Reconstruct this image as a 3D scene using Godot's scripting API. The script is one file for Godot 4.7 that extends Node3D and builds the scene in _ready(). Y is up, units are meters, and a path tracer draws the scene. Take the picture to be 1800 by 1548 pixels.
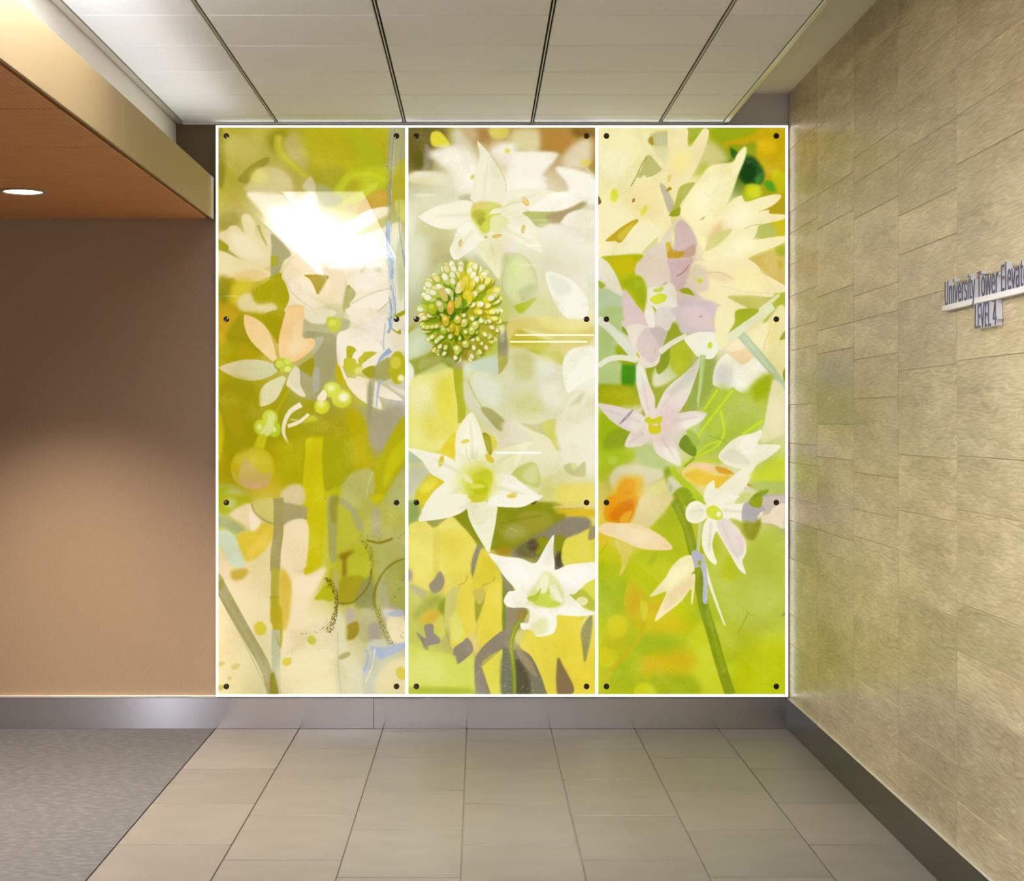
extends Node3D

# ---- picture geometry: photograph pixels, one-point perspective, wall at z = 0 -------------------------
const F := 2900.0          # focal length in pixels of the 1800 x 1548 frame
const VX := 842.0          # vanishing point
const VY := 737.0
const S := 367.0           # pixels per metre on the back wall
const D := F / S           # camera to back wall
const EYE := 543.0 / S     # camera height

const RIGHT := 543.0 / S           # right wall
const CEIL := EYE + 520.0 / S      # underside of the ceiling tiles
const CEIL_L := (312.0 - VX) / S
const CEIL_R := (1278.0 - VX) / S
const HIGH := EYE + 572.0 / S      # plaster ceiling above the tiles
const SOF_X := (378.0 - VX) / S    # fascia of the soffit
const SOF_Y := EYE + 350.0 / S
const SOF_T := EYE + 423.0 / S
const LEFT := -5.6                 # left wall of the lobby, outside the frame
const FRONT := 11.5                # wall behind the camera

var mats := {}
var rng := RandomNumberGenerator.new()

func _ready() -> void:
	rng.seed = 7
	camera_and_light()
	make_materials()
	room_shell()
	floor_tiles()
	wall_tiles()
	ceiling_tiles()
	soffit()
	baseboards()
	light_box()
	art_panels()
	front_windows()
	ceiling_lights()
	downlights()
	sign_on_wall()

func camera_and_light() -> void:
	var cam := Camera3D.new()
	cam.name = "camera"
	cam.near = 0.1
	cam.far = 100.0
	cam.set_frustum(0.1 * 1548.0 / F, Vector2(58.0, -37.0) * 0.1 / F, 0.1, 100.0)
	cam.position = Vector3(0, EYE, D)
	add_child(cam)
	cam.current = true
	var env := Environment.new()
	env.background_mode = Environment.BG_COLOR
	env.background_color = Color(0, 0, 0)
	env.tonemap_mode = Environment.TONE_MAPPER_LINEAR
	env.tonemap_exposure = 1.42
	env.sdfgi_enabled = true
	env.ssao_enabled = true
	env.ssil_enabled = true
	var we := WorldEnvironment.new()
	we.name = "world_environment"
	we.environment = env
	add_child(we)
	# the long luminous ceiling panel just outside the frame and the cove tube over the soffit
	area("ceiling_light_glow", Vector3((LP[0] + LP[1]) / 2, LP_Y - 0.004, (LP[2] + LP[3]) / 2), Vector2(LP[1] - LP[0], LP[3] - LP[2]), Vector3(-90, 0, 0), Color("f0f4ff"), LP_E)
	cove(CO_Z[0], CO_Z[1], 0.1, 0.8, CO_E)
	cove(0.3, CO_Z[0], 0.03, 0.05, 1.6)
	# light leaving the thin glowing edges of the light box
	for px in [715.0, 1048.7]:
		area("light_box_edge_glow", Vector3(wx(px, ZP), (wy(1220, ZP) + wy(224, ZP)) / 2, ZP + 0.001), Vector2(0.011, wy(224, ZP) - wy(1220, ZP)), Vector3(0, 180, 0), Color("fffbe8"), 0.5)

const LP := [-1.22, -0.72, 2.42, 6.6]
const LP_Y := CEIL - 0.006
const LP_E := 1.0
const CO_X := (-1.4496 + SOF_X) / 2 + 0.02
const CO_Y := SOF_Y + 0.12
const CO_Z := [3.4, 7.4]
const CO_E := 84.0

func cove(z0: float, z1: float, wide: float, lean: float, e: float) -> void:
	var up := AreaLight3D.new()
	up.name = "cove_light_glow_%d" % roundi(z1)
	up.area_size = Vector2(z1 - z0, wide)
	up.area_normalize_energy = false
	up.light_color = Color("f2f5ff")
	up.light_energy = e
	up.shadow_enabled = true
	add_child(up)
	up.look_at_from_position(Vector3(CO_X + 0.024, CO_Y + 0.034, (z0 + z1) / 2), Vector3(CO_X + lean, CO_Y + 1.034, (z0 + z1) / 2))

func area(called: String, at: Vector3, size: Vector2, turn: Vector3, c: Color, e: float) -> void:
	var l := AreaLight3D.new()
	l.name = called
	l.area_size = size
	l.area_normalize_energy = false
	l.light_color = c
	l.light_energy = e
	l.shadow_enabled = true
	l.set("area_range", 30.0)
	l.position = at
	l.rotation_degrees = turn
	add_child(l)

# ---- helpers -------------------------------------------------------------------------------------------
func wx(px: float, z := 0.0) -> float:
	return (px - VX) * (D - z) / F

func wy(py: float, z := 0.0) -> float:
	return EYE + (VY - py) * (D - z) / F

func tag(o: Node, label := "", category := "", group := "", kind := "") -> void:
	if label: o.set_meta("label", label)
	if category: o.set_meta("category", category)
	if group: o.set_meta("group", group)
	if kind: o.set_meta("kind", kind)

var used := {}
func numbered(called: String, parent: Node) -> String:
	var key := "%d/%s" % [parent.get_instance_id(), called]
	var n: int = used.get(key, -1) + 1
	used[key] = n
	return called if n == 0 else "%s_%03d" % [called, n]

func thing(called: String, at := Vector3.ZERO, parent: Node = self) -> Node3D:
	var o := Node3D.new()
	o.name = numbered(called, parent)
	o.position = at
	parent.add_child(o, true)
	return o

func put(called: String, m: Mesh, mat: Material, parent: Node = self, at := Vector3.ZERO) -> MeshInstance3D:
	var o := MeshInstance3D.new()
	o.name = numbered(called, parent)
	o.mesh = m
	o.material_override = null
	for i in m.get_surface_count():
		o.set_surface_override_material(i, mat)
	o.position = at
	parent.add_child(o, true)
	return o

func face(st: SurfaceTool, pts: Array, uvs := []) -> void:
	# a convex polygon, given counter-clockwise seen from outside; emitted clockwise for Godot
	var n: Vector3 = (pts[1] - pts[0]).cross(pts[2] - pts[0]).normalized()
	for i in range(1, pts.size() - 1):
		for k in [0, i + 1, i]:
			st.set_normal(n)
			if uvs: st.set_uv(uvs[k])
			st.add_vertex(pts[k])

func box_faces(st: SurfaceTool, lo: Vector3, hi: Vector3, c := 0.0) -> void:
	# a box with chamfered edges: six faces, twelve edge strips, eight corners
	var ctr := (lo + hi) / 2
	var h := (hi - lo) / 2
	c = minf(c, minf(h.x, minf(h.y, h.z)) * 0.9)
	for ax in 3:
		var u := (ax + 1) % 3
		var v := (ax + 2) % 3
		for sg in [-1.0, 1.0]:
			var pts := []
			for k in [[-1, -1], [1, -1], [1, 1], [-1, 1]]:
				var p := Vector3.ZERO
				p[ax] = sg * h[ax]
				p[u] = k[0] * (h[u] - c)
				p[v] = k[1] * (h[v] - c)
				pts.append(ctr + p)
			if sg < 0: pts.reverse()
			face(st, pts)
	if c <= 0: return
	for ax in 3:
		var u := (ax + 1) % 3
		var v := (ax + 2) % 3
		for su in [-1.0, 1.0]:
			for sv in [-1.0, 1.0]:
				var pts := []
				for k in [[-1, 0], [1, 0], [1, 1], [-1, 1]]:
					var p := Vector3.ZERO
					p[ax] = k[0] * (h[ax] - c)
					p[u] = su * (h[u] - (c if k[1] else 0.0))
					p[v] = sv * (h[v] - (0.0 if k[1] else c))
					pts.append(ctr + p)
				var n: Vector3 = (pts[1] - pts[0]).cross(pts[2] - pts[0])
				if n[u] * su < 0: pts.reverse()
				face(st, pts)
	for sx in [-1.0, 1.0]:
		for sy in [-1.0, 1.0]:
			for sz in [-1.0, 1.0]:
				var pts := [ctr + Vector3(sx * h.x, sy * (h.y - c), sz * (h.z - c)), ctr + Vector3(sx * (h.x - c), sy * h.y, sz * (h.z - c)), ctr + Vector3(sx * (h.x - c), sy * (h.y - c), sz * h.z)]
				var n: Vector3 = (pts[1] - pts[0]).cross(pts[2] - pts[0])
				if n.x * sx < 0: pts.reverse()
				face(st, pts)

var box_cache := {}
func box(lo: Vector3, hi: Vector3, c := 0.0) -> ArrayMesh:
	var key := "%s %s %f" % [lo, hi, c]
	if not box_cache.has(key):
		var st := SurfaceTool.new()
		st.begin(Mesh.PRIMITIVE_TRIANGLES)
		box_faces(st, lo, hi, c)
		box_cache[key] = st.commit()
	return box_cache[key]

func boxes(list: Array, c := 0.0) -> ArrayMesh:
	var st := SurfaceTool.new()
	st.begin(Mesh.PRIMITIVE_TRIANGLES)
	for b in list:
		box_faces(st, b[0], b[1], c)
	return st.commit()

func lathe(profile: Array, n: int, axis_z := true) -> ArrayMesh:
	# profile of Vector2(radius, height); u runs round, v along the profile
	var st := SurfaceTool.new()
	st.begin(Mesh.PRIMITIVE_TRIANGLES)
	for i in n:
		var a0 := TAU * i / n
		var a1 := TAU * (i + 1) / n
		for k in profile.size() - 1:
			var p: Vector2 = profile[k]
			var q: Vector2 = profile[k + 1]
			var pn := Vector2(q.y - p.y, p.x - q.x).normalized()
			var corner := [[a0, p, k], [a1, p, k], [a1, q, k + 1], [a0, q, k + 1]]
			for j in [0, 2, 1, 0, 3, 2]:
				var a: float = corner[j][0]
				var r: Vector2 = corner[j][1]
				var d := Vector3(cos(a), sin(a), 0)
				st.set_uv(Vector2(a / TAU, float(corner[j][2]) / (profile.size() - 1)))
				st.set_normal((d * pn.x + Vector3(0, 0, pn.y)).normalized())
				st.add_vertex(d * r.x + Vector3(0, 0, r.y))
	var m := st.commit()
	return m

# ---- materials -----------------------------------------------------------------------------------------
func mat(c: Color, rough := 0.8, metal := 0.0) -> StandardMaterial3D:
	var m := StandardMaterial3D.new()
	m.albedo_color = c
	m.roughness = rough
	m.metallic = metal
	return m

func noise_tex(seed_: int, freq: float, w: int, h: int, ramp: Array, warp := 0.0, octaves := 4, type := FastNoiseLite.TYPE_SIMPLEX_SMOOTH) -> NoiseTexture2D:
	var n := FastNoiseLite.new()
	n.seed = seed_
	n.noise_type = type
	n.frequency = freq
	n.fractal_octaves = octaves
	if warp > 0:
		n.domain_warp_enabled = true
		n.domain_warp_amplitude = warp
		n.domain_warp_frequency = freq * 0.6
	var t := NoiseTexture2D.new()
	t.width = w
	t.height = h
	t.seamless = true
	t.seamless_blend_skirt = 0.3
	t.noise = n
	var g := Gradient.new()
	g.offsets = PackedFloat32Array()
	var offs := PackedFloat32Array()
	var cols := PackedColorArray()
	for r in ramp:
		offs.append(r[0])
		cols.append(r[1] if r[1] is Color else Color(r[1]))
	g.offsets = offs
	g.colors = cols
	t.color_ramp = g
	return t

func tri(m: StandardMaterial3D, scale: Vector3, offset := Vector3.ZERO, world := false) -> void:
	m.uv1_triplanar = true
	m.uv1_world_triplanar = world
	m.uv1_triplanar_sharpness = 8.0
	m.uv1_scale = scale
	m.uv1_offset = offset

func grey(v: float) -> Color:
	return Color(v, v, v)

func make_materials() -> void:
	# floor tiles: warm grey porcelain with faint cloudy streaks
	var fl := noise_tex(3, 0.006, 512, 512, [[0.0, "66615a"], [0.5, "6b655d"], [1.0, "706a62"]], 20.0)
	var bump := noise_tex(9, 0.05, 512, 512, [[0.0, grey(0.3)], [1.0, grey(0.7)]], 0.0, 4)
	mats.floor = []
	for i in 6:
		var m := mat(Color(1, 1, 1) * (0.97 + 0.012 * i), 0.46)
		m.albedo_texture = fl
		m.metallic_specular = 0.45
		tri(m, Vector3(0.8, 1, 1.5), Vector3(0.37 * i, 0, 0.61 * i))
		mats.floor.append(m)
	mats.grout = mat(Color("6f675c"), 0.9)
	# carpet tiles: brown-grey loops with streaks along the room
	var cp := noise_tex(21, 0.03, 1024, 1024, [[0.0, "393839"], [0.4, "454445"], [0.6, "4b4a4b"], [1.0, "5c5b5c"]], 12.0, 5)
	mats.carpet = mat(Color(1, 1, 1), 0.7)
	mats.carpet.albedo_texture = cp
	mats.carpet.heightmap_enabled = true
	mats.carpet.heightmap_texture = cp
	mats.carpet.heightmap_scale = 0.1
	tri(mats.carpet, Vector3(0.55, 1, 0.9), Vector3.ZERO, true)
	# stone-look wall tiles: wavy bedded veins
	mats.stone = []
	var stone := Image.create(768, 768, false, Image.FORMAT_RGB8)
	var relief := Image.create(768, 768, false, Image.FORMAT_RGB8)
	var n1 := FastNoiseLite.new()
	n1.seed = 31
	n1.frequency = 0.006
	n1.fractal_octaves = 4
	var n2 := FastNoiseLite.new()
	n2.seed = 32
	n2.frequency = 0.012
	n2.fractal_octaves = 4
	n2.fractal_type = FastNoiseLite.FRACTAL_RIDGED
	var n3 := FastNoiseLite.new()
	n3.seed = 33
	n3.frequency = 0.11
	n3.fractal_octaves = 3
	for y in 768:
		for x in 768:
			var cloud := n1.get_noise_2d(x * 0.4, y * 1.3)
			var wv := n1.get_noise_2d(x * 0.3 + 900, y * 0.7) * 80.0
			var vein := n2.get_noise_2d(x * 0.07, (y + wv) * 3.0)
			var grain := n3.get_noise_2d(x * 0.1, y * 1.0 + wv * 0.15)
			var pale := smoothstep(0.55, 0.95, vein)
			var band := smoothstep(0.1, -0.6, vein)
			var v := 0.52 + cloud * 0.34 + pale * 0.3 - band * 0.42 + grain * 0.36
			stone.set_pixel(x, y, Color("9a8864").lerp(Color("e2d3ae"), clampf(v, 0.0, 1.0)))
			relief.set_pixel(x, y, grey(clampf(0.45 + pale * 0.35 - band * 0.25 + grain * 0.3, 0, 1)))
	var stone_t := ImageTexture.create_from_image(stone)
	var relief_t := ImageTexture.create_from_image(relief)
	for i in 6:
		var m := mat(Color(1, 1, 1) * (0.93 + 0.022 * ((i * 5) % 6)), 0.3)
		m.albedo_texture = stone_t
		m.heightmap_enabled = true
		m.heightmap_texture = relief_t
		m.heightmap_scale = 0.09
		m.metallic_specular = 0.4
		tri(m, Vector3(1, 1.2, 1.0), Vector3(0, 0.3 * (i % 3), 0.3 * (i / 3)))
		mats.stone.append(m)
	mats.wall_grout = mat(Color("cbbd99"), 0.9)
	# ceiling
	var ct := noise_tex(61, 0.09, 512, 512, [[0.0, "e8ebf0"], [0.5, "eef0f5"], [1.0, "f2f5f9"]], 0.0, 3)
	mats.ceil = []
	for i in 3:
		var m := mat(Color(1, 1, 1) * (0.985 + 0.01 * i), 0.75)
		m.albedo_texture = ct
		tri(m, Vector3(1.3, 1, 1.3), Vector3(0.3 * i, 0, 0.1 * i))
		mats.ceil.append(m)
	mats.rail = mat(Color("bdb8ab"), 0.4, 0.3)
	mats.dark = mat(Color("14110e"), 0.95)
	mats.white_paint = mat(Color("d8d5cc"), 0.6)
	mats.grey_paint = mat(Color("e4dfd2"), 0.7)
	mats.trim_metal = mat(Color("c9c6ba"), 0.35, 0.6)
	mats.room = mat(Color("c4bcae"), 0.85)
	mats.recess = mat(Color("5e5038"), 0.9)
	mats.lavender = mat(Color("dad7d8"), 0.8)
	# fabric wall covering: fine horizontal weave
	var fab := noise_tex(71, 0.06, 1024, 1024, [[0.0, "8b745a"], [0.5, "a68c70"], [1.0, "bda489"]], 0.0, 3)
	mats.fabric = mat(Color(1, 1, 1), 0.62)
	mats.fabric.albedo_texture = fab
	mats.fabric.heightmap_enabled = true
	mats.fabric.heightmap_texture = fab
	mats.fabric.heightmap_scale = 0.05
	tri(mats.fabric, Vector3(2.2, 6.0, 2.2))
	# soffit: brown timber veneer with small perforations, champagne metal fascia
	var wood := Image.create(512, 512, false, Image.FORMAT_RGB8)
	var wn := FastNoiseLite.new()
	wn.seed = 5
	wn.frequency = 0.012
	for y in 512:
		for x in 512:
			var v := wn.get_noise_2d(x * 0.5, y * 4.0) * 0.5 + 0.5
			var c := Color("cf8d58").lerp(Color("e4a56c"), v)
			if x % 16 < 3 and y % 16 < 3: c = c.darkened(0.45)
			wood.set_pixel(x, y, c)
	mats.wood = mat(Color(1, 1, 1), 0.5)
	mats.wood.albedo_texture = ImageTexture.create_from_image(wood)
	tri(mats.wood, Vector3(1.6, 1.6, 1.6))
	mats.gold = mat(Color("ac956c"), 0.5, 0.15)
	# brushed steel: the grain runs along u
	mats.steel = mat(Color("d4d3d8"), 0.3, 1.0)
	mats.steel.anisotropy_enabled = true
	mats.steel.anisotropy = -0.9
	mats.steel.roughness = 0.17
	mats.steel.uv1_scale = Vector3(0.6, 6, 1)
	mats.dark_steel = mat(Color("4c483c"), 0.25, 0.6)
	mats.steel_edge = mat(Color("e6e3da"), 0.3, 0.5)
	mats.cap = mat(Color("4e463f"), 0.16, 1.0)
	mats.cap.anisotropy_enabled = true
	mats.cap.anisotropy = -0.9
	mats.cap_rim = mat(Color("17120f"), 0.4, 0.8)
	mats.glow_white = mat(Color("ffffff"), 0.5)
	mats.glow_white.emission_enabled = true
	mats.glow_white.emission = Color(1, 1, 1)
	mats.glow_white.emission_energy_multiplier = 1.0
	mats.frosted = mat(Color("e8ecf2"), 0.6)
	mats.frosted.emission_enabled = true
	mats.frosted.emission = Color("e8eeff")
	mats.frosted.emission_energy_multiplier = 0.6
	mats.lamp = mat(Color("ffffff"), 0.5)
	mats.lamp.emission_enabled = true
	mats.lamp.emission = Color("fff6ea")
	mats.lamp.emission_energy_multiplier = 2.0

# ---- the room ------------------------------------------------------------------------------------------
func struct(o: Node, label: String) -> Node:
	tag(o, label, "", "", "structure")
	return o

func room_shell() -> void:
	var o := thing("wall_back")
	struct(o, "back wall of the lobby behind the lit floral mural")
	put("masonry", boxes([[Vector3(LEFT - 0.2, -0.1, -0.3), Vector3(RIGHT + 0.2, 3.3, -0.012)]]), mats.recess, o)
	put("fabric_panel", box(Vector3(LEFT, 0.155, -0.012), Vector3(wx(379), SOF_Y + 0.03, 0.0), 0.001), mats.fabric, o)
	tag(o.get_node("fabric_panel"), "brown woven wall covering")
	put("plaster_panel", box(Vector3(wx(1386), CEIL - 0.02, -0.012), Vector3(RIGHT, HIGH + 0.01, 0.0)), mats.lavender, o)
	put("plaster_panel", box(Vector3(wx(1270), wy(219), -0.012), Vector3(wx(1386), HIGH + 0.01, 0.0)), mats.lavender, o)
	o = put("wall_left", box(Vector3(LEFT - 0.2, -0.1, -0.3), Vector3(LEFT, 3.3, FRONT + 0.2)), mats.room)
	struct(o, "far left wall of the lobby, outside the photograph")
	o = put("wall_front", box(Vector3(LEFT - 0.2, -0.1, FRONT), Vector3(RIGHT + 0.2, 3.3, FRONT + 0.2)), mats.room)
	struct(o, "wall behind the camera")

func floor_tiles() -> void:
	var o := thing("floor")
	struct(o, "lobby floor of warm grey tiles with carpet on the left")
	put("slab", box(Vector3(LEFT - 0.2, -0.2, -0.3), Vector3(RIGHT + 0.2, -0.006, FRONT + 0.2)), mats.grout, o)
	var edge := wx(379)
	var xs := [edge]
	for k in range(1, 7):
		xs.append(edge + 0.4012 * k)
	xs.append(RIGHT)
	var off := [0.294, 0.491, 0.078, 0.294, 0.491, 0.078, 0.294]
	var pitch := 0.6225
	for c in 7:
		var k := 0
		var z0 := 0.0
		var z1: float = off[c]
		while z0 < 3.1:
			if z1 - z0 > 0.03:
				var g := 0.0036
				var w: float = xs[c + 1] - xs[c]
				put("tile", box(Vector3(0.0028, -0.006, g), Vector3(w - 0.0028, 0, z1 - z0 - g), 0.001), mats.floor[rng.randi() % 6], o, Vector3(xs[c], rng.randf() * 0.0004, z0))
			z0 = z1
			z1 += pitch
			k += 1
		put("tile_field", box(Vector3(xs[c] + 0.0015, -0.006, z0 + 0.0015), Vector3(xs[c + 1] - 0.0015, 0, FRONT), 0.001), mats.floor[c % 6], o)
	put("carpet", box(Vector3(LEFT, -0.006, 0), Vector3(edge - 0.002, 0.001, FRONT)), mats.carpet, o)
	tag(o.get_node("carpet"), "brown-grey streaky carpet")

func wall_tiles() -> void:
	var o := thing("wall_right")
	struct(o, "right wall clad in beige stone-look tiles of three heights")
	put("masonry", box(Vector3(RIGHT + 0.003, -0.1, -0.3), Vector3(RIGHT + 0.2, 3.3, FRONT + 0.2)), mats.wall_grout, o)
	var zs := [0.0, 0.685, 1.389, 2.08, 2.794, 3.5, 4.2, 4.9, 5.6]
	var rows := [
		[0.153, 0.26, 0.414, 0.556, 0.822, 1.0, 1.109, 1.275, 1.367, 1.55, 1.806, 1.91, 2.064, 2.214, 2.363, 2.465, 2.764, 2.87, 3.04],
		[0.153, 0.308, 0.61, 0.911, 0.997, 1.317, 1.46, 1.765, 1.866, 2.013, 2.309, 2.46, 2.751, 2.861, 3.04],
		[0.153, 0.191, 0.466, 0.707, 1.02, 1.127, 1.271, 1.56, 1.714, 1.865, 1.965, 2.27, 2.41, 2.51, 2.664, 2.869, 3.04],
		[0.153, 0.313, 0.414, 0.56, 0.862, 1.16, 1.356, 1.65, 1.89, 2.057, 2.196, 2.415, 2.571, 2.708, 3.04],
		[0.153, 0.3, 0.614, 0.764, 0.913, 1.2, 1.367, 1.66, 1.9, 2.268, 2.42, 2.571, 2.87, 3.04],
		[0.153, 0.45, 0.56, 0.862, 1.0, 1.3, 1.45, 1.75, 1.9, 2.2, 2.3, 2.6, 2.75, 3.04],
	]
	for c in 8:
		var r: Array = rows[c % 6]
		for k in r.size() - 1:
			var g := 0.0011
			var lo := Vector3(0, g, g)
			var hi := Vector3(0.008, r[k + 1] - r[k] - g, zs[c + 1] - zs[c] - g)
			put("tile", box(lo, hi, 0.0012), mats.stone[rng.randi() % 6], o, Vector3(RIGHT + rng.randf() * 0.0008, r[k], zs[c]))
	put("tile_field", box(Vector3(RIGHT, 0.153, 5.602), Vector3(RIGHT + 0.008, 3.04, FRONT)), mats.stone[2], o)

func ceiling_tiles() -> void:
	var o := thing("ceiling")
	struct(o, "suspended ceiling of pale metal tiles with double dark rails")
	put("plaster", box(Vector3(LEFT - 0.2, HIGH, -0.3), Vector3(RIGHT + 0.2, HIGH + 0.2, FRONT + 0.2)), mats.grey_paint, o)
	var xs := [CEIL_L + 0.03]
	for k in 4:
		xs.append(wx(487 + 224.3 * k))
	xs.append(CEIL_R - 0.022)
	var z0 := 0.02
	var z1 := 0.222
	while z0 < 2.4:
		for c in 5:
			var gl := 0.009 if c > 0 else 0.002
			var gr := 0.009 if c < 4 else 0.002
			var lo := Vector3(gl, 0, 0.0036)
			var hi := Vector3(xs[c + 1] - xs[c] - gr, 0.02, z1 - z0 - 0.0036)
			var t := put("tile", box(lo, hi, 0.003), mats.ceil[rng.randi() % 3], o, Vector3(xs[c], CEIL + rng.randf() * 0.0015, z0))
			t.rotation.z = (rng.randf() - 0.5) * 0.002
		z0 = z1
		z1 += 0.4735
	# beyond the frame the same ceiling goes on as one field
	put("tile_field", box(Vector3(xs[0], CEIL, z0), Vector3(xs[5], CEIL + 0.02, FRONT)), mats.ceil[0], o)
	put("backing", box(Vector3(CEIL_L + 0.01, CEIL + 0.022, 0.0), Vector3(CEIL_R - 0.01, CEIL + 0.03, FRONT)), mats.dark, o)
	for k in 4:
		put("rail", box(Vector3(xs[k + 1] - 0.002, CEIL + 0.001, 0.02), Vector3(xs[k + 1] + 0.002, CEIL + 0.02, z0), 0.0008), mats.rail, o)
	# edges of the suspended field
	put("edge_trim", box(Vector3(CEIL_R - 0.022, CEIL - 0.004, 0.0), Vector3(CEIL_R, CEIL + 0.05, FRONT), 0.002), mats.trim_metal, o)
	put("edge_trim", box(Vector3(CEIL_L, CEIL - 0.004, 0.0), Vector3(CEIL_L + 0.028, CEIL + 0.05, FRONT), 0.002), mats.rail, o)
	put("wall_trim", box(Vector3(CEIL_L + 0.028, CEIL - 0.008, 0.0), Vector3(CEIL_R - 0.022, CEIL + 0.02, 0.018), 0.002), mats.rail, o)

func soffit() -> void:
	var o := thing("ceiling_soffit")
	struct(o, "lower timber soffit on the left with a champagne metal fascia")
	# plaster bulkhead behind the slot
	put("bulkhead", box(Vector3(CEIL_L - 0.14, SOF_Y + 0.05, 0.0), Vector3(CEIL_L - 0.006, HIGH, 0.19 - 0.0)), mats.white_paint, o)
	put("bulkhead", box(Vector3(CEIL_L - 0.14, SOF_Y + 0.05, 0.193), Vector3(CEIL_L - 0.006, HIGH, FRONT)), mats.white_paint, o)
	put("deck", box(Vector3(LEFT, SOF_Y + 0.03, 0.0), Vector3(SOF_X - 0.014, SOF_Y + 0.06, FRONT)), mats.dark, o)
	# fascia in lengths
	var fz := [0.0, 2.036, 5.0, 8.0, FRONT]
	for k in 4:
		put("fascia", box(Vector3(SOF_X - 0.012, SOF_Y, fz[k] + 0.001), Vector3(SOF_X, SOF_T, fz[k + 1] - 0.001), 0.0015), mats.gold, o)
	# underside panels
	var uz := [0.0, 0.65, 1.364, 2.08, 2.8, 3.52]
	for k in 5:
		put("veneer_panel", box(Vector3(-3.6, SOF_Y + 0.006, uz[k] + 0.008), Vector3(SOF_X - 0.036, SOF_Y + 0.03, uz[k + 1] - 0.008), 0.002), mats.wood, o)
	put("veneer_field", box(Vector3(-3.6, SOF_Y + 0.006, 3.522), Vector3(SOF_X - 0.028, SOF_Y + 0.03, FRONT)), mats.wood, o)
	put("veneer_field", box(Vector3(LEFT, SOF_Y + 0.006, 0), Vector3(-3.604, SOF_Y + 0.03, FRONT)), mats.wood, o)

func strip_uv(lo: Vector3, hi: Vector3, along: int) -> ArrayMesh:
	# a board whose u runs along its length, with a small chamfer on top
	var st := SurfaceTool.new()
	st.begin(Mesh.PRIMITIVE_TRIANGLES)
	var c := 0.002
	if along == 0:
		var a := [Vector3(lo.x, lo.y, hi.z), Vector3(hi.x, lo.y, hi.z), Vector3(hi.x, hi.y - c, hi.z), Vector3(lo.x, hi.y - c, hi.z)]
		var b := [a[3], a[2], Vector3(hi.x, hi.y, hi.z - c), Vector3(lo.x, hi.y, hi.z - c)]
		var d := [b[3], b[2], Vector3(hi.x, hi.y, lo.z), Vector3(lo.x, hi.y, lo.z)]
		var l := hi.x - lo.x
		for q in [a, b, d]:
			face(st, q, [Vector2(0, 0), Vector2(l, 0), Vector2(l, 0.15), Vector2(0, 0.15)])
		face(st, [Vector3(lo.x, lo.y, lo.z), Vector3(lo.x, lo.y, hi.z), a[3], b[3], d[3]], [Vector2(0, 0), Vector2(0.01, 0), Vector2(0.01, 0.1), Vector2(0, 0.1), Vector2(0, 0.1)])
		face(st, [Vector3(hi.x, lo.y, hi.z), Vector3(hi.x, lo.y, lo.z), d[2], b[2], a[2]], [Vector2(0, 0), Vector2(0.01, 0), Vector2(0.01, 0.1), Vector2(0, 0.1), Vector2(0, 0.1)])
	else:
		var a := [Vector3(lo.x, lo.y, lo.z), Vector3(lo.x, lo.y, hi.z), Vector3(lo.x, hi.y - c, hi.z), Vector3(lo.x, hi.y - c, lo.z)]
		var b := [a[3], a[2], Vector3(lo.x + c, hi.y, hi.z), Vector3(lo.x + c, hi.y, lo.z)]
		var d := [b[3], b[2], Vector3(hi.x, hi.y, hi.z), Vector3(hi.x, hi.y, lo.z)]
		var l := hi.z - lo.z
		for q in [a, b, d]:
			face(st, q, [Vector2(0, 0), Vector2(l, 0), Vector2(l, 0.15), Vector2(0, 0.15)])
	return st.commit()

func baseboards() -> void:
	var o := thing("baseboard_back")
	struct(o, "brushed steel baseboard under the mural and the brown wall")
	var j := [LEFT, wx(657) - 2.44, wx(657), wx(1387)]
	for k in 3:
		put("steel_strip", strip_uv(Vector3(j[k] + 0.0012, 0.002, -0.01), Vector3(j[k + 1] - 0.0012, wy(1225), 0.012), 0), mats.steel, o)
	put("shadow_gap", box(Vector3(LEFT, 0.0, -0.01), Vector3(RIGHT, 0.15, 0.006)), mats.dark, o)
	put("cap_strip", box(Vector3(LEFT, wy(1225), -0.01), Vector3(wx(380), wy(1221.5), 0.014), 0.001), mats.steel_edge, o)
	tag(o.get_node("cap_strip"), "bright steel top edge")
	o = thing("baseboard_right")
	struct(o, "dark polished baseboard under the stone wall")
	put("stone_strip", strip_uv(Vector3(RIGHT - 0.008, 0.002, 0.012), Vector3(RIGHT + 0.006, 0.15, FRONT), 2), mats.dark_steel, o)
	put("cap_strip", box(Vector3(RIGHT - 0.009, 0.15, 0.0), Vector3(RIGHT + 0.006, 0.1525, FRONT)), mats.steel_edge, o)

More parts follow.
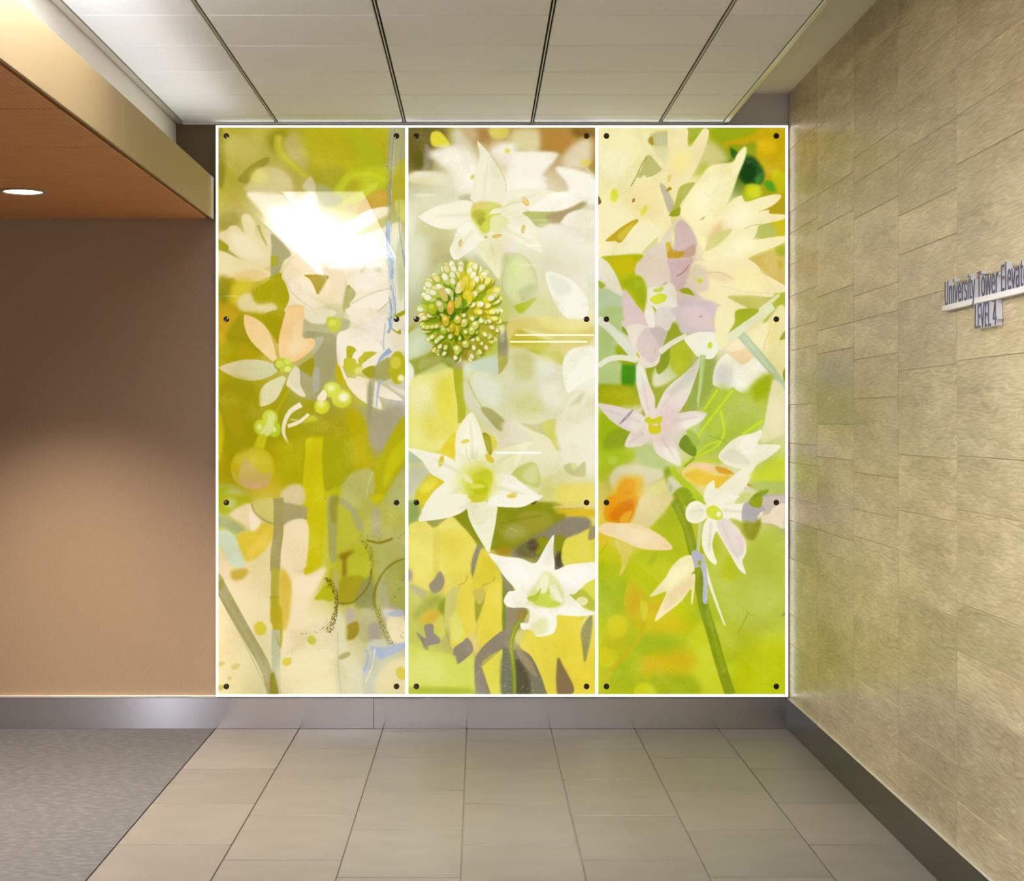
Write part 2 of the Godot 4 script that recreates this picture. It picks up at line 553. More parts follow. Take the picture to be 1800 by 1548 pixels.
# ---- things --------------------------------------------------------------------------------------------
const ZB := 0.0435   # face of the light box
const ZP := 0.052   # face of the prints
func light_box() -> void:
	var o := thing("light_box")
	tag(o, "white glowing light box whose thin edges show round the three floral panels", "light box")
	var lo := Vector3(wx(379, ZP), wy(1225, ZP), -0.011)
	var hi := Vector3(wx(1386, ZP), wy(219.5, ZP), ZB)
	put("case", box(lo, hi - Vector3(0, 0, 0.004)), mats.white_paint, o)
	put("diffuser", box(Vector3(lo.x, lo.y, ZB - 0.004), hi), mats.glow_white, o)
func front_windows() -> void:
	# frosted lit glazing in the wall behind the camera, mirrored in the steel baseboard
	for k in 1:
		var a: Array = [-3.76, -3.52, 6.0]
		var o := thing("window_1", Vector3((a[0] + a[1]) / 2, 0.08, FRONT))
		struct(o, "narrow frosted window behind the camera")
		var h: float = (a[1] - a[0]) / 2
		put("frame", boxes([[Vector3(-h - 0.04, -0.04, -0.03), Vector3(h + 0.04, 0, 0)], [Vector3(-h - 0.04, 2.2, -0.03), Vector3(h + 0.04, 2.24, 0)], [Vector3(-h - 0.04, 0, -0.03), Vector3(-h, 2.2, 0)], [Vector3(h, 0, -0.03), Vector3(h + 0.04, 2.2, 0)]]), mats.trim_metal, o)
		put("pane", box(Vector3(-h, 0, -0.02), Vector3(h, 2.2, -0.008)), mats.frosted, o)
		area("window_glow_%d" % k, Vector3((a[0] + a[1]) / 2, 1.18, FRONT - 0.025), Vector2(h * 2, 2.2), Vector3.ZERO, Color("eef2ff"), a[2])

const PANELS := [[383.5, 712.5], [717.5, 1046.5], [1051.0, 1380.5]]
func art_panels() -> void:
	var labels := [
		"leftmost lit floral panel, with peach and white blossoms, round yellow bud and blue paint streaks",
		"middle lit floral panel, with white star flowers above and below a green round flower head",
		"rightmost lit floral panel, with cream and pink petals over bright lime green stems",
	]
	var caps := [[398.0, 697.0], [732.0, 1031.0], [1066.0, 1364.5]]
	var cap_profile := [Vector2(0.0136, -0.0003), Vector2(0.0136, 0.0035), Vector2(0.0128, 0.0042)]
	var top_profile := [Vector2(0.0128, 0.0042), Vector2(0.009, 0.0046), Vector2(0.0045, 0.0049), Vector2(0.0003, 0.005)]
	var cap_mesh := lathe(cap_profile, 24)
	var top_mesh := lathe(top_profile, 32)
	for i in 3:
		var x0 := wx(PANELS[i][0], ZP)
		var x1 := wx(PANELS[i][1], ZP)
		var y0 := wy(1220, ZP)
		var y1 := wy(224, ZP)
		var o := thing("mural_panel", Vector3((x0 + x1) / 2, y0, ZP))
		tag(o, labels[i], "wall art", "backlit floral panels on the back wall")
		var w := x1 - x0
		var h := y1 - y0
		var st := SurfaceTool.new()
		st.begin(Mesh.PRIMITIVE_TRIANGLES)
		face(st, [Vector3(-w / 2, 0, 0), Vector3(w / 2, 0, 0), Vector3(w / 2, h, 0), Vector3(-w / 2, h, 0)], [Vector2(0, 1), Vector2(1, 1), Vector2(1, 0), Vector2(0, 0)])
		var m := StandardMaterial3D.new()
		var tex := ImageTexture.create_from_image(paint(i))
		m.albedo_color = Color(0.12, 0.12, 0.12)
		m.albedo_texture = tex
		m.emission_enabled = true
		m.emission = Color("fffbf1")
		m.emission_operator = BaseMaterial3D.EMISSION_OP_MULTIPLY
		m.emission_texture = tex
		m.emission_energy_multiplier = ART_E
		m.roughness = 0.012
		m.metallic_specular = 0.5
		m.texture_repeat = false
		put("print", st.commit(), m, o)
		put("acrylic_sheet", box(Vector3(-w / 2, 0, -0.008), Vector3(w / 2, h, -0.0004)), mats.glow_white, o)
		for py in [239.0, 561.0, 883.0, 1206.0]:
			for px in caps[i]:
				var c := thing("standoff", Vector3(wx(px, ZP) - o.position.x, wy(py, ZP) - y0, 0), o)
				put("barrel", cap_mesh, mats.cap_rim, c)
				put("cap", top_mesh, mats.cap, c)

const ART_E := 0.715

func ceiling_lights() -> void:
	var c := thing("ceiling_light", Vector3((LP[0] + LP[1]) / 2, LP_Y, (LP[2] + LP[3]) / 2))
	tag(c, "long luminous ceiling panel beside the left edge of the suspended ceiling", "light")
	var hx: float = (LP[1] - LP[0]) / 2
	var hz: float = (LP[3] - LP[2]) / 2
	put("diffuser", box(Vector3(-hx, 0, -hz), Vector3(hx, 0.004, hz)), mats.lamp, c)
	put("frame", box(Vector3(-hx - 0.004, 0.004, -hz - 0.004), Vector3(hx + 0.004, 0.006, hz + 0.004)), mats.trim_metal, c)
	var o := thing("cove_light", Vector3(CO_X, SOF_Y + 0.06, (CO_Z[0] + CO_Z[1]) / 2))
	tag(o, "long cove light lying in the slot above the champagne fascia", "light")
	put("tube", box(Vector3(-0.03, 0.02, 0.35 - (CO_Z[0] + CO_Z[1]) / 2), Vector3(0.0, CO_Y - SOF_Y - 0.06, (CO_Z[1] - CO_Z[0]) / 2), 0.008), mats.lamp, o)
	put("tray", box(Vector3(-0.03, 0, 0.3 - (CO_Z[0] + CO_Z[1]) / 2), Vector3(0.03, 0.02, (CO_Z[1] - CO_Z[0]) / 2)), mats.trim_metal, o)
	# two slim linear lamps on the wall behind the camera, mirrored in the middle panel
	for a in [[0.42, 1.34, 2.465, "upper of the two slim linear lamps high on the wall behind the camera"], [0.36, 1.26, 2.385, "lower of the two slim linear lamps high on the wall behind the camera"], [0.2, 0.72, 1.09, "short slim linear lamp at hip height on the wall behind the camera"]]:
		o = thing("linear_lamp", Vector3((a[0] + a[1]) / 2, a[2], FRONT - 0.04))
		tag(o, a[3], "light", "linear lamps behind the camera")
		var h: float = (a[1] - a[0]) / 2
		put("housing", box(Vector3(-h, -0.012, 0.01), Vector3(h, 0.012, 0.04), 0.002), mats.trim_metal, o)
		put("diffuser", box(Vector3(-h, -0.005, 0.0), Vector3(h, 0.005, 0.01)), mats.lamp, o)
		area("linear_lamp_glow", Vector3((a[0] + a[1]) / 2, a[2], FRONT - 0.042), Vector2(a[1] - a[0], 0.01), Vector3.ZERO, Color("fffdf4"), 7.0)

const DL_X := -1.917
const DL_E := 4.8
const RC_E := 3.8
func downlights() -> void:
	var words := [
		"round white downlight in the brown soffit, the one nearest the brown wall",
		"round downlight in the brown soffit, second from the brown wall",
		"round downlight in the brown soffit, third from the brown wall",
		"round downlight in the brown soffit, farthest from the brown wall",
	]
	for k in 4:
		downlight(Vector3(DL_X, SOF_Y + 0.006, [0.965, 2.3, 3.64, 4.98][k]), words[k], "downlights in the soffit", 47 if k == 0 else 50, DL_E * (1.9 if k == 0 else 1.3), Color("fff0e0"), k)
	for k in 2:
		var at := Vector3([-0.35, 0.5][k], CEIL, 2.6)
		downlight(at, ["tilted round wall washer in the suspended ceiling, on the left", "tilted round wall washer in the suspended ceiling, on the right"][k], "wall washers", 35, 5.0, Color("fff8ee"), k + 8, 25.0)
	words = [
		"round downlight in the pale suspended ceiling, nearest the mural",
		"round downlight in the pale suspended ceiling, the middle one of its row",
		"round downlight in the pale suspended ceiling, farthest from the mural",
	]
	for k in 3:
		downlight(Vector3(0.45, CEIL, [3.9, 5.6, 7.3][k]), words[k], "downlights in the suspended ceiling", 66, RC_E * [0.8, 1.5, 2.4][k], Color("f4f7ff"), k + 4)

var ring_mesh: ArrayMesh
var lens_mesh: ArrayMesh
func downlight(at: Vector3, label: String, group: String, cone: float, e: float, c: Color, k: int, tilt := 0.0) -> void:
	if ring_mesh == null:
		ring_mesh = lathe([Vector2(0.083, 0.0), Vector2(0.096, 0.0), Vector2(0.098, -0.004), Vector2(0.083, -0.006), Vector2(0.08, 0.0)], 48)
		lens_mesh = lathe([Vector2(0.0, 0.0), Vector2(0.081, 0.0)], 48)
	var o := thing("downlight", at)
	tag(o, label, "light", group)
	put("trim_ring", ring_mesh, mats.trim_metal, o).rotation_degrees.x = -90
	put("lens", lens_mesh, mats.lamp, o, Vector3(0, -0.002, 0)).rotation_degrees.x = 90
	var l := SpotLight3D.new()
	l.name = "downlight_beam_%d" % k
	l.position = at - Vector3(0, 0.02, 0)
	l.rotation_degrees.x = -90 + tilt
	l.spot_angle = cone
	l.spot_angle_attenuation = 1.0
	l.spot_range = 12
	l.spot_attenuation = 2.0
	l.light_energy = e
	l.light_color = c
	l.light_size = 0.07
	l.shadow_enabled = true
	add_child(l)

func sign_on_wall() -> void:
	var o := thing("wall_sign", Vector3(RIGHT, 1.82, 2.70))
	tag(o, "raised metal lettering over a white bar on the stone wall", "sign")
	put("bar", box(Vector3(-0.019, 0, 0), Vector3(0, 0.0175, 1.05), 0.001), mat(Color("fdfcfa"), 0.5), o)
	var side := mat(Color("e4e6f0"), 0.5)
	var front := mat(Color("4a4a60"), 0.45, 0.2)
	var f := SystemFont.new()
	f.font_names = PackedStringArray(["Droid Sans"])
	f.font_weight = 400
	word("University Tower Elevators", f, 0.0735, 0.0175, 0.026, 0.559, "University Tower ", side, front, o)
	word("LEVEL 4", f, 0.0715, -0.074, 0.341, 0.208, "LEVEL 4", side, front, o)

func word(text: String, f: Font, cap: float, y: float, z: float, want: float, measured: String, side: Material, front: Material, o: Node3D) -> void:
	var size := 64
	var px := cap / (size * 0.714)
	var full := f.get_string_size(measured, HORIZONTAL_ALIGNMENT_LEFT, -1, size).x * px
	var squeeze := want / full
	for i in text.length():
		var ch := text[i]
		if ch == " ": continue
		var ahead := f.get_string_size(text.substr(0, i), HORIZONTAL_ALIGNMENT_LEFT, -1, size).x * px
		var tm := TextMesh.new()
		tm.text = ch
		tm.font = f
		tm.font_size = size
		tm.pixel_size = px
		tm.depth = 0.018
		tm.horizontal_alignment = HORIZONTAL_ALIGNMENT_LEFT
		tm.vertical_alignment = VERTICAL_ALIGNMENT_BOTTOM
		var desc := f.get_descent(size) * px
		var l := put("letter", tm, side, o, Vector3(-0.0105, y - desc, z + ahead * squeeze))
		l.rotation_degrees.y = -90
		l.scale = Vector3(squeeze, 1, 1)
		var tf: TextMesh = tm.duplicate()
		tf.depth = 0.0015
		put("face", tf, front, l, Vector3(0, 0, 0.0098))

# ---- the floral prints: painted flat, as they are printed, in photograph pixels ------------------------
const K := 2.0
var _img: Image
var _x0 := 0.0
var _y0 := 224.0
var _ox := 0.0
var _oy := 0.0
var _sc := 1.0

func sec(ox: float, oy: float, s: float) -> void:
	_ox = ox
	_oy = oy
	_sc = s

func tx(x: float, y: float) -> Vector2:
	return Vector2((_ox + x / _sc - _x0) * K, (_oy + y / _sc - _y0) * K)

func pts_of(a: Array) -> PackedVector2Array:
	var out := PackedVector2Array()
	for i in range(0, a.size() - 1, 2):
		out.append(tx(a[i], a[i + 1]))
	return out

func spline(p: PackedVector2Array, closed: bool) -> PackedVector2Array:
	var out := PackedVector2Array()
	var n := p.size()
	for i in (n if closed else n - 1):
		var a := p[(i - 1 + n) % n] if closed or i > 0 else p[0]
		var b := p[i]
		var c := p[(i + 1) % n]
		var d := p[(i + 2) % n] if closed or i + 2 < n else p[n - 1]
		for k in 6:
			out.append(b.cubic_interpolate(c, a, d, k / 6.0))
	if not closed: out.append(p[n - 1])
	return out

func lay(poly: PackedVector2Array, col: String, blur: float, alpha := 1.0, ga := Vector2.ZERO, gb := Vector2.ZERO) -> void:
	# fills a polygon, softens it and lays it over the print; col may be "aaaaaa>bbbbbb", a blend from ga to gb
	var cols := col.split(">")
	var c1 := Color(cols[0])
	var c2 := Color(cols[cols.size() - 1])
	var two := cols.size() > 1
	var b := blur / _sc * K
	var lo := Vector2(1e9, 1e9)
	var hi := Vector2(-1e9, -1e9)
	for p in poly:
		lo = lo.min(p)
		hi = hi.max(p)
	b = minf(b * (0.65 + blur / 6.5), 0.28 * minf(hi.x - lo.x, hi.y - lo.y) + 1.0)
	var steps := clampi(roundi(log(maxf(b, 1.0)) / log(2.0)), 0, 6)
	var block := 1 << steps
	if two and ga == gb:
		ga = Vector2((lo.x + hi.x) / 2, lo.y)
		gb = Vector2((lo.x + hi.x) / 2, hi.y)
	var pad := ceili(b * 2.0) + 2
	var x0 := maxi(floori(lo.x) - pad, -60)
	var y0 := maxi(floori(lo.y) - pad, -60)
	var x1 := mini(ceili(hi.x) + pad, _img.get_width() + 60)
	var y1 := mini(ceili(hi.y) + pad, _img.get_height() + 60)
	if x1 - x0 <= 2 or y1 - y0 <= 2: return
	var w := ceili(float(x1 - x0) / block) * block
	var h := ceili(float(y1 - y0) / block) * block
	var base := c1.lerp(c2, 0.5) if two else c1
	var im := Image.create(w, h, false, Image.FORMAT_RGBA8)
	im.fill(Color(base.r, base.g, base.b, 0))
	var n := poly.size()
	var axis := gb - ga
	var len2 := maxf(axis.length_squared(), 1e-6)
	var cell := 3 if b < 6 else 6
	for y in h:
		var fy := y0 + y + 0.5
		var xs := PackedFloat32Array()
		for i in n:
			var p := poly[i]
			var q := poly[(i + 1) % n]
			if (p.y <= fy) != (q.y <= fy):
				xs.append(p.x + (fy - p.y) / (q.y - p.y) * (q.x - p.x))
		xs.sort()
		for i in range(0, xs.size() - 1, 2):
			var a := clampi(roundi(xs[i]) - x0, 0, w)
			var e := clampi(roundi(xs[i + 1]) - x0, 0, w)
			if e <= a: continue
			if not two:
				im.fill_rect(Rect2i(a, y, e - a, 1), Color(c1.r, c1.g, c1.b, alpha))
			else:
				var x := a
				while x < e:
					var t := clampf((Vector2(x0 + x, fy) - ga).dot(axis) / len2, 0, 1)
					var c := c1.lerp(c2, t)
					c.a = alpha
					im.fill_rect(Rect2i(x, y, mini(cell, e - x), 1), c)
					x += cell
	for k in steps:
		im.resize(im.get_width() / 2, im.get_height() / 2, Image.INTERPOLATE_BILINEAR)
	for k in steps:
		im.resize(im.get_width() * 2, im.get_height() * 2, Image.INTERPOLATE_BILINEAR)
	_img.blend_rect(im, Rect2i(0, 0, w, h), Vector2i(x0, y0))

func p(col: String, blur: float, a: Array, alpha := 1.0) -> void:
	lay(spline(pts_of(a), true), col, blur, alpha)

func q(col: String, blur: float, a: Array, alpha := 1.0) -> void:
	lay(pts_of(a), col, blur, alpha)

func e(col: String, blur: float, cx: float, cy: float, rx: float, ry: float, turn := 0.0, alpha := 1.0) -> void:
	var poly := PackedVector2Array()
	for i in 28:
		var v := Vector2(rx * cos(TAU * i / 28), ry * sin(TAU * i / 28)).rotated(deg_to_rad(turn))
		poly.append(tx(cx + v.x, cy + v.y))
	lay(poly, col, blur, alpha)

func l(col: String, blur: float, width: float, a: Array, alpha := 1.0, end := -1.0) -> void:
	var s := spline(pts_of(a), false)
	var left := PackedVector2Array()
	var right := PackedVector2Array()
	var w0 := width / _sc * K / 2
	var w1 := (width if end < 0 else end) / _sc * K / 2
	for i in s.size():
		var d := (s[mini(i + 1, s.size() - 1)] - s[maxi(i - 1, 0)]).normalized().orthogonal()
		var r := lerpf(w0, w1, float(i) / (s.size() - 1))
		left.append(s[i] + d * r)
		right.append(s[i] - d * r)
	right.reverse()
	left.append_array(right)
	lay(left, col, blur, alpha)

func pt(col: String, blur: float, bx: float, by: float, ex: float, ey: float, w: float, bend := 0.0, belly := 0.55, alpha := 1.0) -> void:
	# a pointed petal from its base to its tip; col blends from base to tip
	var a := tx(bx, by)
	var b := tx(ex, ey)
	var ax := b - a
	var o := ax.orthogonal().normalized()
	var hw := w / _sc * K / 2
	var left := PackedVector2Array()
	var right := PackedVector2Array()
	for i in 15:
		var t := i / 14.0
		var prof := pow(sin(PI * pow(t, log(0.5) / log(belly))), 0.8) * (1.0 - 0.15 * t) + 0.25 * (1 - t) * (1 - t)
		var c := a + ax * t + o * sin(PI * t) * bend / _sc * K
		left.append(c + o * hw * prof)
		right.append(c - o * hw * prof)
	right.reverse()
	left.append_array(right)
	lay(left, col, blur, alpha, a, b)

func grid(rows: Array) -> void:
	var w: int = rows[0].split(" ").size()
	var im := Image.create(w, rows.size(), false, Image.FORMAT_RGBA8)
	for y in rows.size():
		var c: PackedStringArray = rows[y].split(" ")
		for x in w:
			im.set_pixel(x, y, Color(c[x]))
	im.resize(_img.get_width(), _img.get_height(), Image.INTERPOLATE_CUBIC)
	_img = im

func dots(col: String, r: float, a: Array, jitter: float, step: float, rnd: RandomNumberGenerator, alpha := 0.8) -> void:
	# a broken line of pigment specks
	var s := spline(pts_of(a), false)
	var c := Color(col)
	c.a = alpha
	for i in s.size() - 1:
		var n := maxi(1, roundi(s[i].distance_to(s[i + 1]) / (step / _sc * K)))
		for k in n:
			var v := s[i].lerp(s[i + 1], float(k) / n) + Vector2(rnd.randfn(), rnd.randfn()) * jitter / _sc * K
			var d := maxi(1, roundi(r / _sc * K * (0.5 + rnd.randf())))
			var im := Image.create(d, d, false, Image.FORMAT_RGBA8)
			im.fill(c)
			_img.blend_rect(im, Rect2i(0, 0, d, d), Vector2i(v))

func paint(i: int) -> Image:
	_x0 = PANELS[i][0]
	_img = Image.create(roundi((PANELS[i][1] - PANELS[i][0]) * K), roundi((1220.0 - 224.0) * K), false, Image.FORMAT_RGBA8)
	if i == 0: paint_first()
	elif i == 1: paint_second()
	else: paint_third()
	# brush and pigment mottling of the print: lighter and deeper washes, then a fine grain
	var n := FastNoiseLite.new()
	n.seed = 90 + i
	n.frequency = 0.011
	n.fractal_octaves = 5
	n.domain_warp_enabled = true
	n.domain_warp_amplitude = 40.0
	n.domain_warp_frequency = 0.01
	var f := FastNoiseLite.new()
	f.seed = 190 + i
	f.frequency = 0.16
	f.fractal_octaves = 3
	var w := _img.get_width() / 2
	var h := _img.get_height() / 2
	var coarse := n.get_image(w, h, false, false, true).get_data()
	var fine := f.get_image(w, h, false, false, true).get_data()
	var data := PackedByteArray()
	data.resize(w * h * 4)
	for k in w * h:
		var v := coarse[k] - 128.0 + (fine[k] - 128.0) * 0.35
		if v > 0:
			data.encode_u32(k * 4, 0x00d8fdff | (mini(int(v * 0.36), 42) << 24))
		else:
			data.encode_u32(k * 4, 0x00208494 | (mini(int(-v * 0.26), 30) << 24))
	var g := Image.create_from_data(w, h, false, Image.FORMAT_RGBA8, data)
	g.resize(_img.get_width(), _img.get_height(), Image.INTERPOLATE_CUBIC)
	_img.blend_rect(g, Rect2i(0, 0, g.get_width(), g.get_height()), Vector2i.ZERO)
	_img.convert(Image.FORMAT_RGB8)
	return _img

func paint_first() -> void:
	grid([
		"a89c24 b0a83c a59c26 b0aa0c b2b00a aaa850",
		"b4aa40 beb45c c4ba70 b2ac14 bcbc10 a8a848",
		"c0b468 e4d8ac fbf6de fbf8e4 ece0a8 d0d0a4",
		"b8a020 c0ae28 e4d49c f0e4c4 f2e8d0 e4e2d0",
		"a89810 c4ac3c d4c478 bcbc68 e8e0c8 dcdcd0",
		"aca010 b0a620 a8a640 a4a060 c4c060 c8c8b4",
		"a09408 a09808 a8a00c a8a208 b0a80c a8a28c",
		"a89a0c c4b020 b0a60c b8b608 a8a410 acac40",
		"c4c464 dccc90 c4bc78 c8c42c b4b440 b8bc70",
		"f0dcb0 e6d6a4 e8d8ac c4c048 b0ae30 a8ac58",
		"f2e0b4 e8dcb0 f0e4b8 e8dcb0 c0b868 b4b480",
		"ecdca8 d8d0a0 f0e4bc ece0b8 dcd8b8 d0d0b0"])
	var r := RandomNumberGenerator.new()
	r.seed = 4
	# --- upper third: soft olive ground, big cream blossom
	sec(370, 210, 4.4229)
	e("8d8410", 40, 80, 300, 40, 240)
	e("beb450", 40, 260, 220, 170, 110)
	p("918c08", 14, [470, 100, 560, 75, 640, 130, 560, 190, 490, 260, 440, 140])
	p("bdb168", 16, [560, 180, 660, 90, 740, 200, 790, 320, 720, 400, 620, 330])
	p("b4ab06", 22, [720, 90, 1000, 75, 1120, 150, 1060, 300, 980, 420, 850, 430, 760, 280])
	p("a39e10", 16, [860, 400, 980, 360, 1060, 420, 980, 520, 900, 560, 800, 470])
	p("adb60a", 14, [1050, 75, 1180, 110, 1330, 250, 1370, 350, 1220, 360, 1130, 230])
	p("b6b00c", 16, [1180, 75, 1400, 75, 1390, 330, 1300, 240])
	l("b8b424", 8, 60, [530, 120, 530, 240, 620, 340, 760, 455])
	l("c4be38", 10, 26, [535, 130, 545, 250, 640, 350, 740, 440])
	p("aaa878", 8, [1390, 68, 1516, 68, 1516, 780, 1450, 720, 1390, 560])
	p("b9ae0e", 10, [1440, 380, 1516, 320, 1516, 600, 1420, 640])
	p("cfd05c", 10, [1430, 640, 1516, 640, 1516, 800, 1470, 780])
	p("928a08", 7, [212, 470, 290, 375, 400, 305, 455, 295, 440, 350, 350, 400, 300, 495])
	p("cdc182", 10, [300, 490, 360, 400, 450, 368, 560, 395, 630, 470, 650, 560, 280, 560])
	e("dcd470", 14, 380, 445, 62, 58)
	p("b0a53c", 8, [640, 420, 700, 470, 720, 560, 660, 600])
	p("cbc59c", 5, [720, 540, 735, 480, 780, 440, 810, 490, 835, 560])
	p("a8a868", 8, [830, 500, 980, 560, 1020, 640, 900, 680, 830, 620])
	p("b9bf0e", 9, [955, 570, 1010, 470, 1090, 395, 1210, 368, 1330, 368, 1410, 400, 1385, 500, 1330, 545, 1200, 570, 1060, 620, 1000, 590])
	l("c8cf18", 8, 26, [1010, 560, 1090, 450, 1220, 420, 1370, 480])
	e("b0a40e", 12, 1100, 520, 70, 40, -30)
	p("c8cc28", 6, [1030, 640, 1160, 560, 1300, 480, 1280, 540, 1150, 640, 1050, 680])
	p("c9a42c", 10, [1140, 710, 1200, 620, 1290, 560, 1370, 560, 1370, 660, 1290, 740, 1180, 780])
	e("c8b060", 12, 1090, 700, 50, 50)
	p("c9ad70", 7, [60, 760, 180, 640, 240, 700, 250, 780, 120, 830, 60, 800], 0.4)
	p("a29a3c", 14, [60, 780, 150, 700, 230, 720, 200, 820, 80, 860])
	# blossom
	p("f4ecd0", 10, [280, 570, 480, 570, 560, 580, 620, 620, 650, 700, 690, 700, 720, 610, 770, 560, 820, 590, 840, 690, 880, 755, 940, 740, 955, 830, 1050, 800, 1120, 775, 1340, 690, 1395, 700, 1365, 750, 1290, 790, 1310, 850, 1220, 890, 1400, 830, 1460, 800, 1450, 960, 1380, 1090, 1100, 1090, 880, 1100, 700, 1010, 540, 860, 400, 720])
	p("fdf9ec", 14, [480, 690, 640, 740, 700, 690, 770, 560, 820, 640, 840, 760, 940, 860, 930, 1030, 800, 1060, 660, 960, 520, 830])
	p("fffdf2", 24, [1040, 930, 1160, 910, 1300, 960, 1310, 1050, 1100, 1070])
	pt("fdf6e4>f6ecdc", 5, 1090, 800, 1400, 680, 60, 10)
	pt("f8f0d0>f4ecd8", 6, 1060, 850, 1310, 820, 80, 0)
	p("c9c070", 6, [1130, 890, 1280, 800, 1350, 790, 1310, 850, 1200, 890, 1140, 900])
	p("eee6c6", 6, [1290, 880, 1460, 800, 1480, 870, 1440, 1000, 1330, 1020])
	p("aeb020", 4, [1420, 1010, 1460, 930, 1475, 950, 1450, 1030, 1425, 1035])
	# left cream blossom
	p("e6d8aa", 7, [60, 890, 130, 855, 150, 830, 210, 830, 262, 885, 240, 760, 290, 735, 345, 800, 350, 890, 420, 960, 482, 1000, 470, 1110, 420, 1155, 300, 1130, 150, 1030, 90, 960])
	p("f0e6c4", 12, [150, 880, 250, 900, 380, 1000, 430, 1090, 300, 1090, 180, 1000])
	l("9f990e", 5, 20, [370, 820, 395, 890, 440, 980], 0.9, 8)
	p("a09c10", 6, [60, 930, 140, 985, 120, 1030, 60, 1000])
	l("989e40", 7, 22, [120, 1010, 200, 1070, 270, 1110], 0.9, 8)
	p("eadfae", 7, [60, 1030, 200, 1070, 330, 1125, 472, 1190, 420, 1235, 300, 1250, 190, 1225, 60, 1235])
	p("e9cf92", 10, [180, 1200, 330, 1165, 430, 1190, 400, 1250, 220, 1265])
	p("a7a478", 6, [480, 890, 625, 1040, 570, 1100, 530, 1200, 470, 1215, 475, 1000])
	q("a8a814", 4, [470, 1058, 530, 1062, 528, 1128, 472, 1140])
	# mustard pool at the left edge
	p("b59c10", 14, [60, 1260, 160, 1245, 220, 1330, 210, 1560, 60, 1560])
	p("8f8a0c", 14, [60, 1240, 110, 1230, 160, 1330, 130, 1430, 60, 1400])
	p("a9a40c", 4, [440, 1260, 480, 1212, 560, 1195, 592, 1290, 617, 1390, 590, 1500, 578, 1560, 340, 1560, 340, 1430, 320, 1340])
	p("d4c42c", 14, [190, 1270, 330, 1250, 300, 1340, 240, 1430, 150, 1420])
	p("e0d49c", 9, [210, 1400, 300, 1340, 360, 1430, 480, 1425, 520, 1470, 480, 1505, 370, 1500, 230, 1480])
	# peach and white petals of the middle flower
	p("f1e2c4", 4, [555, 1200, 640, 1062, 740, 1050, 860, 1150, 1000, 1150, 1060, 1250, 1052, 1400, 1032, 1480, 960, 1560, 580, 1560, 612, 1395, 590, 1290])
	p("f6ecd8", 10, [640, 1230, 760, 1260, 800, 1400, 900, 1450, 840, 1540, 640, 1400])
	p("ecc88c", 10, [600, 1450, 720, 1450, 730, 1560, 580, 1560])
	p("d4d290", 8, [860, 1090, 940, 1075, 960, 1110, 910, 1150, 860, 1130])
	p("a7900c", 4, [735, 1208, 905, 1212, 905, 1250, 855, 1340, 825, 1355, 800, 1290, 770, 1240])
	p("f3e8d0", 5, [730, 1250, 800, 1300, 830, 1390, 770, 1350])
	p("9c9a10", 6, [1060, 1300, 1110, 1290, 1140, 1350, 1090, 1420, 1050, 1480, 1030, 1470])
	p("b7b878", 8, [1060, 1310, 1140, 1320, 1130, 1400, 1060, 1500, 1030, 1480])
	p("f4ead6", 4, [1060, 1250, 1130, 1100, 1350, 1090, 1390, 1300, 1280, 1350, 1160, 1440, 1080, 1440, 1130, 1350])
	p("f6efe2", 4, [1045, 1500, 1130, 1420, 1290, 1345, 1420, 1310, 1420, 1400, 1340, 1450, 1250, 1560, 1060, 1560])
	p("b9bc70", 6, [1160, 1180, 1200, 1130, 1210, 1150, 1180, 1190])
	p("aeb078", 10, [1280, 1160, 1320, 1150, 1330, 1180, 1290, 1190])
	# blue and grey paint running down the right edge
	p("e6e4d0", 8, [1390, 1000, 1516, 960, 1516, 1560, 1400, 1560])
	p("c2c9a0", 8, [1440, 1020, 1516, 900, 1516, 1300, 1470, 1400])
	l("9a9c98", 2, 6, [1430, 68, 1405, 250, 1390, 500, 1385, 700], 0.8)
	l("8e9090", 2, 4, [1415, 68, 1390, 200, 1370, 420, 1375, 560], 0.6)
	l("9c9ca0", 2, 8, [1505, 68, 1480, 300, 1465, 600, 1470, 860, 1490, 1000, 1510, 1150], 0.8)
	l("8c98b0", 2, 9, [1490, 1000, 1516, 1150, 1512, 1500], 0.9)
	l("a9bcdc", 3, 34, [1385, 800, 1380, 950, 1395, 1080, 1410, 1240], 0.9, 22)
	l("7fa3d4", 2, 12, [1378, 850, 1374, 980, 1420, 1080, 1405, 1240], 0.9)
	l("8fb0dc", 2, 26, [1380, 1050, 1410, 1120, 1425, 1200], 0.9, 10)
	l("9cb4dc", 2, 14, [1400, 1290, 1430, 1400, 1440, 1560], 0.9)
	l("84a4dc", 2, 12, [1390, 1380, 1405, 1470, 1400, 1560], 0.9)
	dots("6e6a40", 5, [1340, 180, 1350, 300, 1400, 420, 1390, 560, 1370, 700], 9, 12, r, 0.7)
	dots("80806a", 4, [1040, 560, 1100, 500, 1200, 500, 1300, 470], 14, 14, r, 0.35)
	for k in 9:
		var c: String = ["7fa3d4", "d8e2f2", "8a9098", "f0f0ea", "94b0dc"][k % 5]
		var o := (k - 4) * 7.0
		l(c, 1, 3.5, [1395 + o * 0.6, 790, 1385 + o + r.randfn() * 4, 940, 1400 + o + r.randfn() * 4, 1090, 1412 + o * 0.7, 1240, 1420 + o + r.randfn() * 5, 1400, 1412 + o, 1560], 0.65)
	for k in 4:
		l(["7e8088", "a8a490", "6f7078", "c4c4b4"][k], 1, 3.5, [1400 + k * 16, 68, 1385 + k * 14, 260, 1392 + k * 6, 520, 1384 + k * 8, 780], 0.7)
	# folds between the petals of the middle flower
	l("d6cdac", 4, 12, [560, 1205, 640, 1350, 760, 1450, 900, 1530], 0.7, 6)
	l("cfc8a4", 4, 10, [1052, 1250, 1040, 1400, 1000, 1500], 0.6, 6)
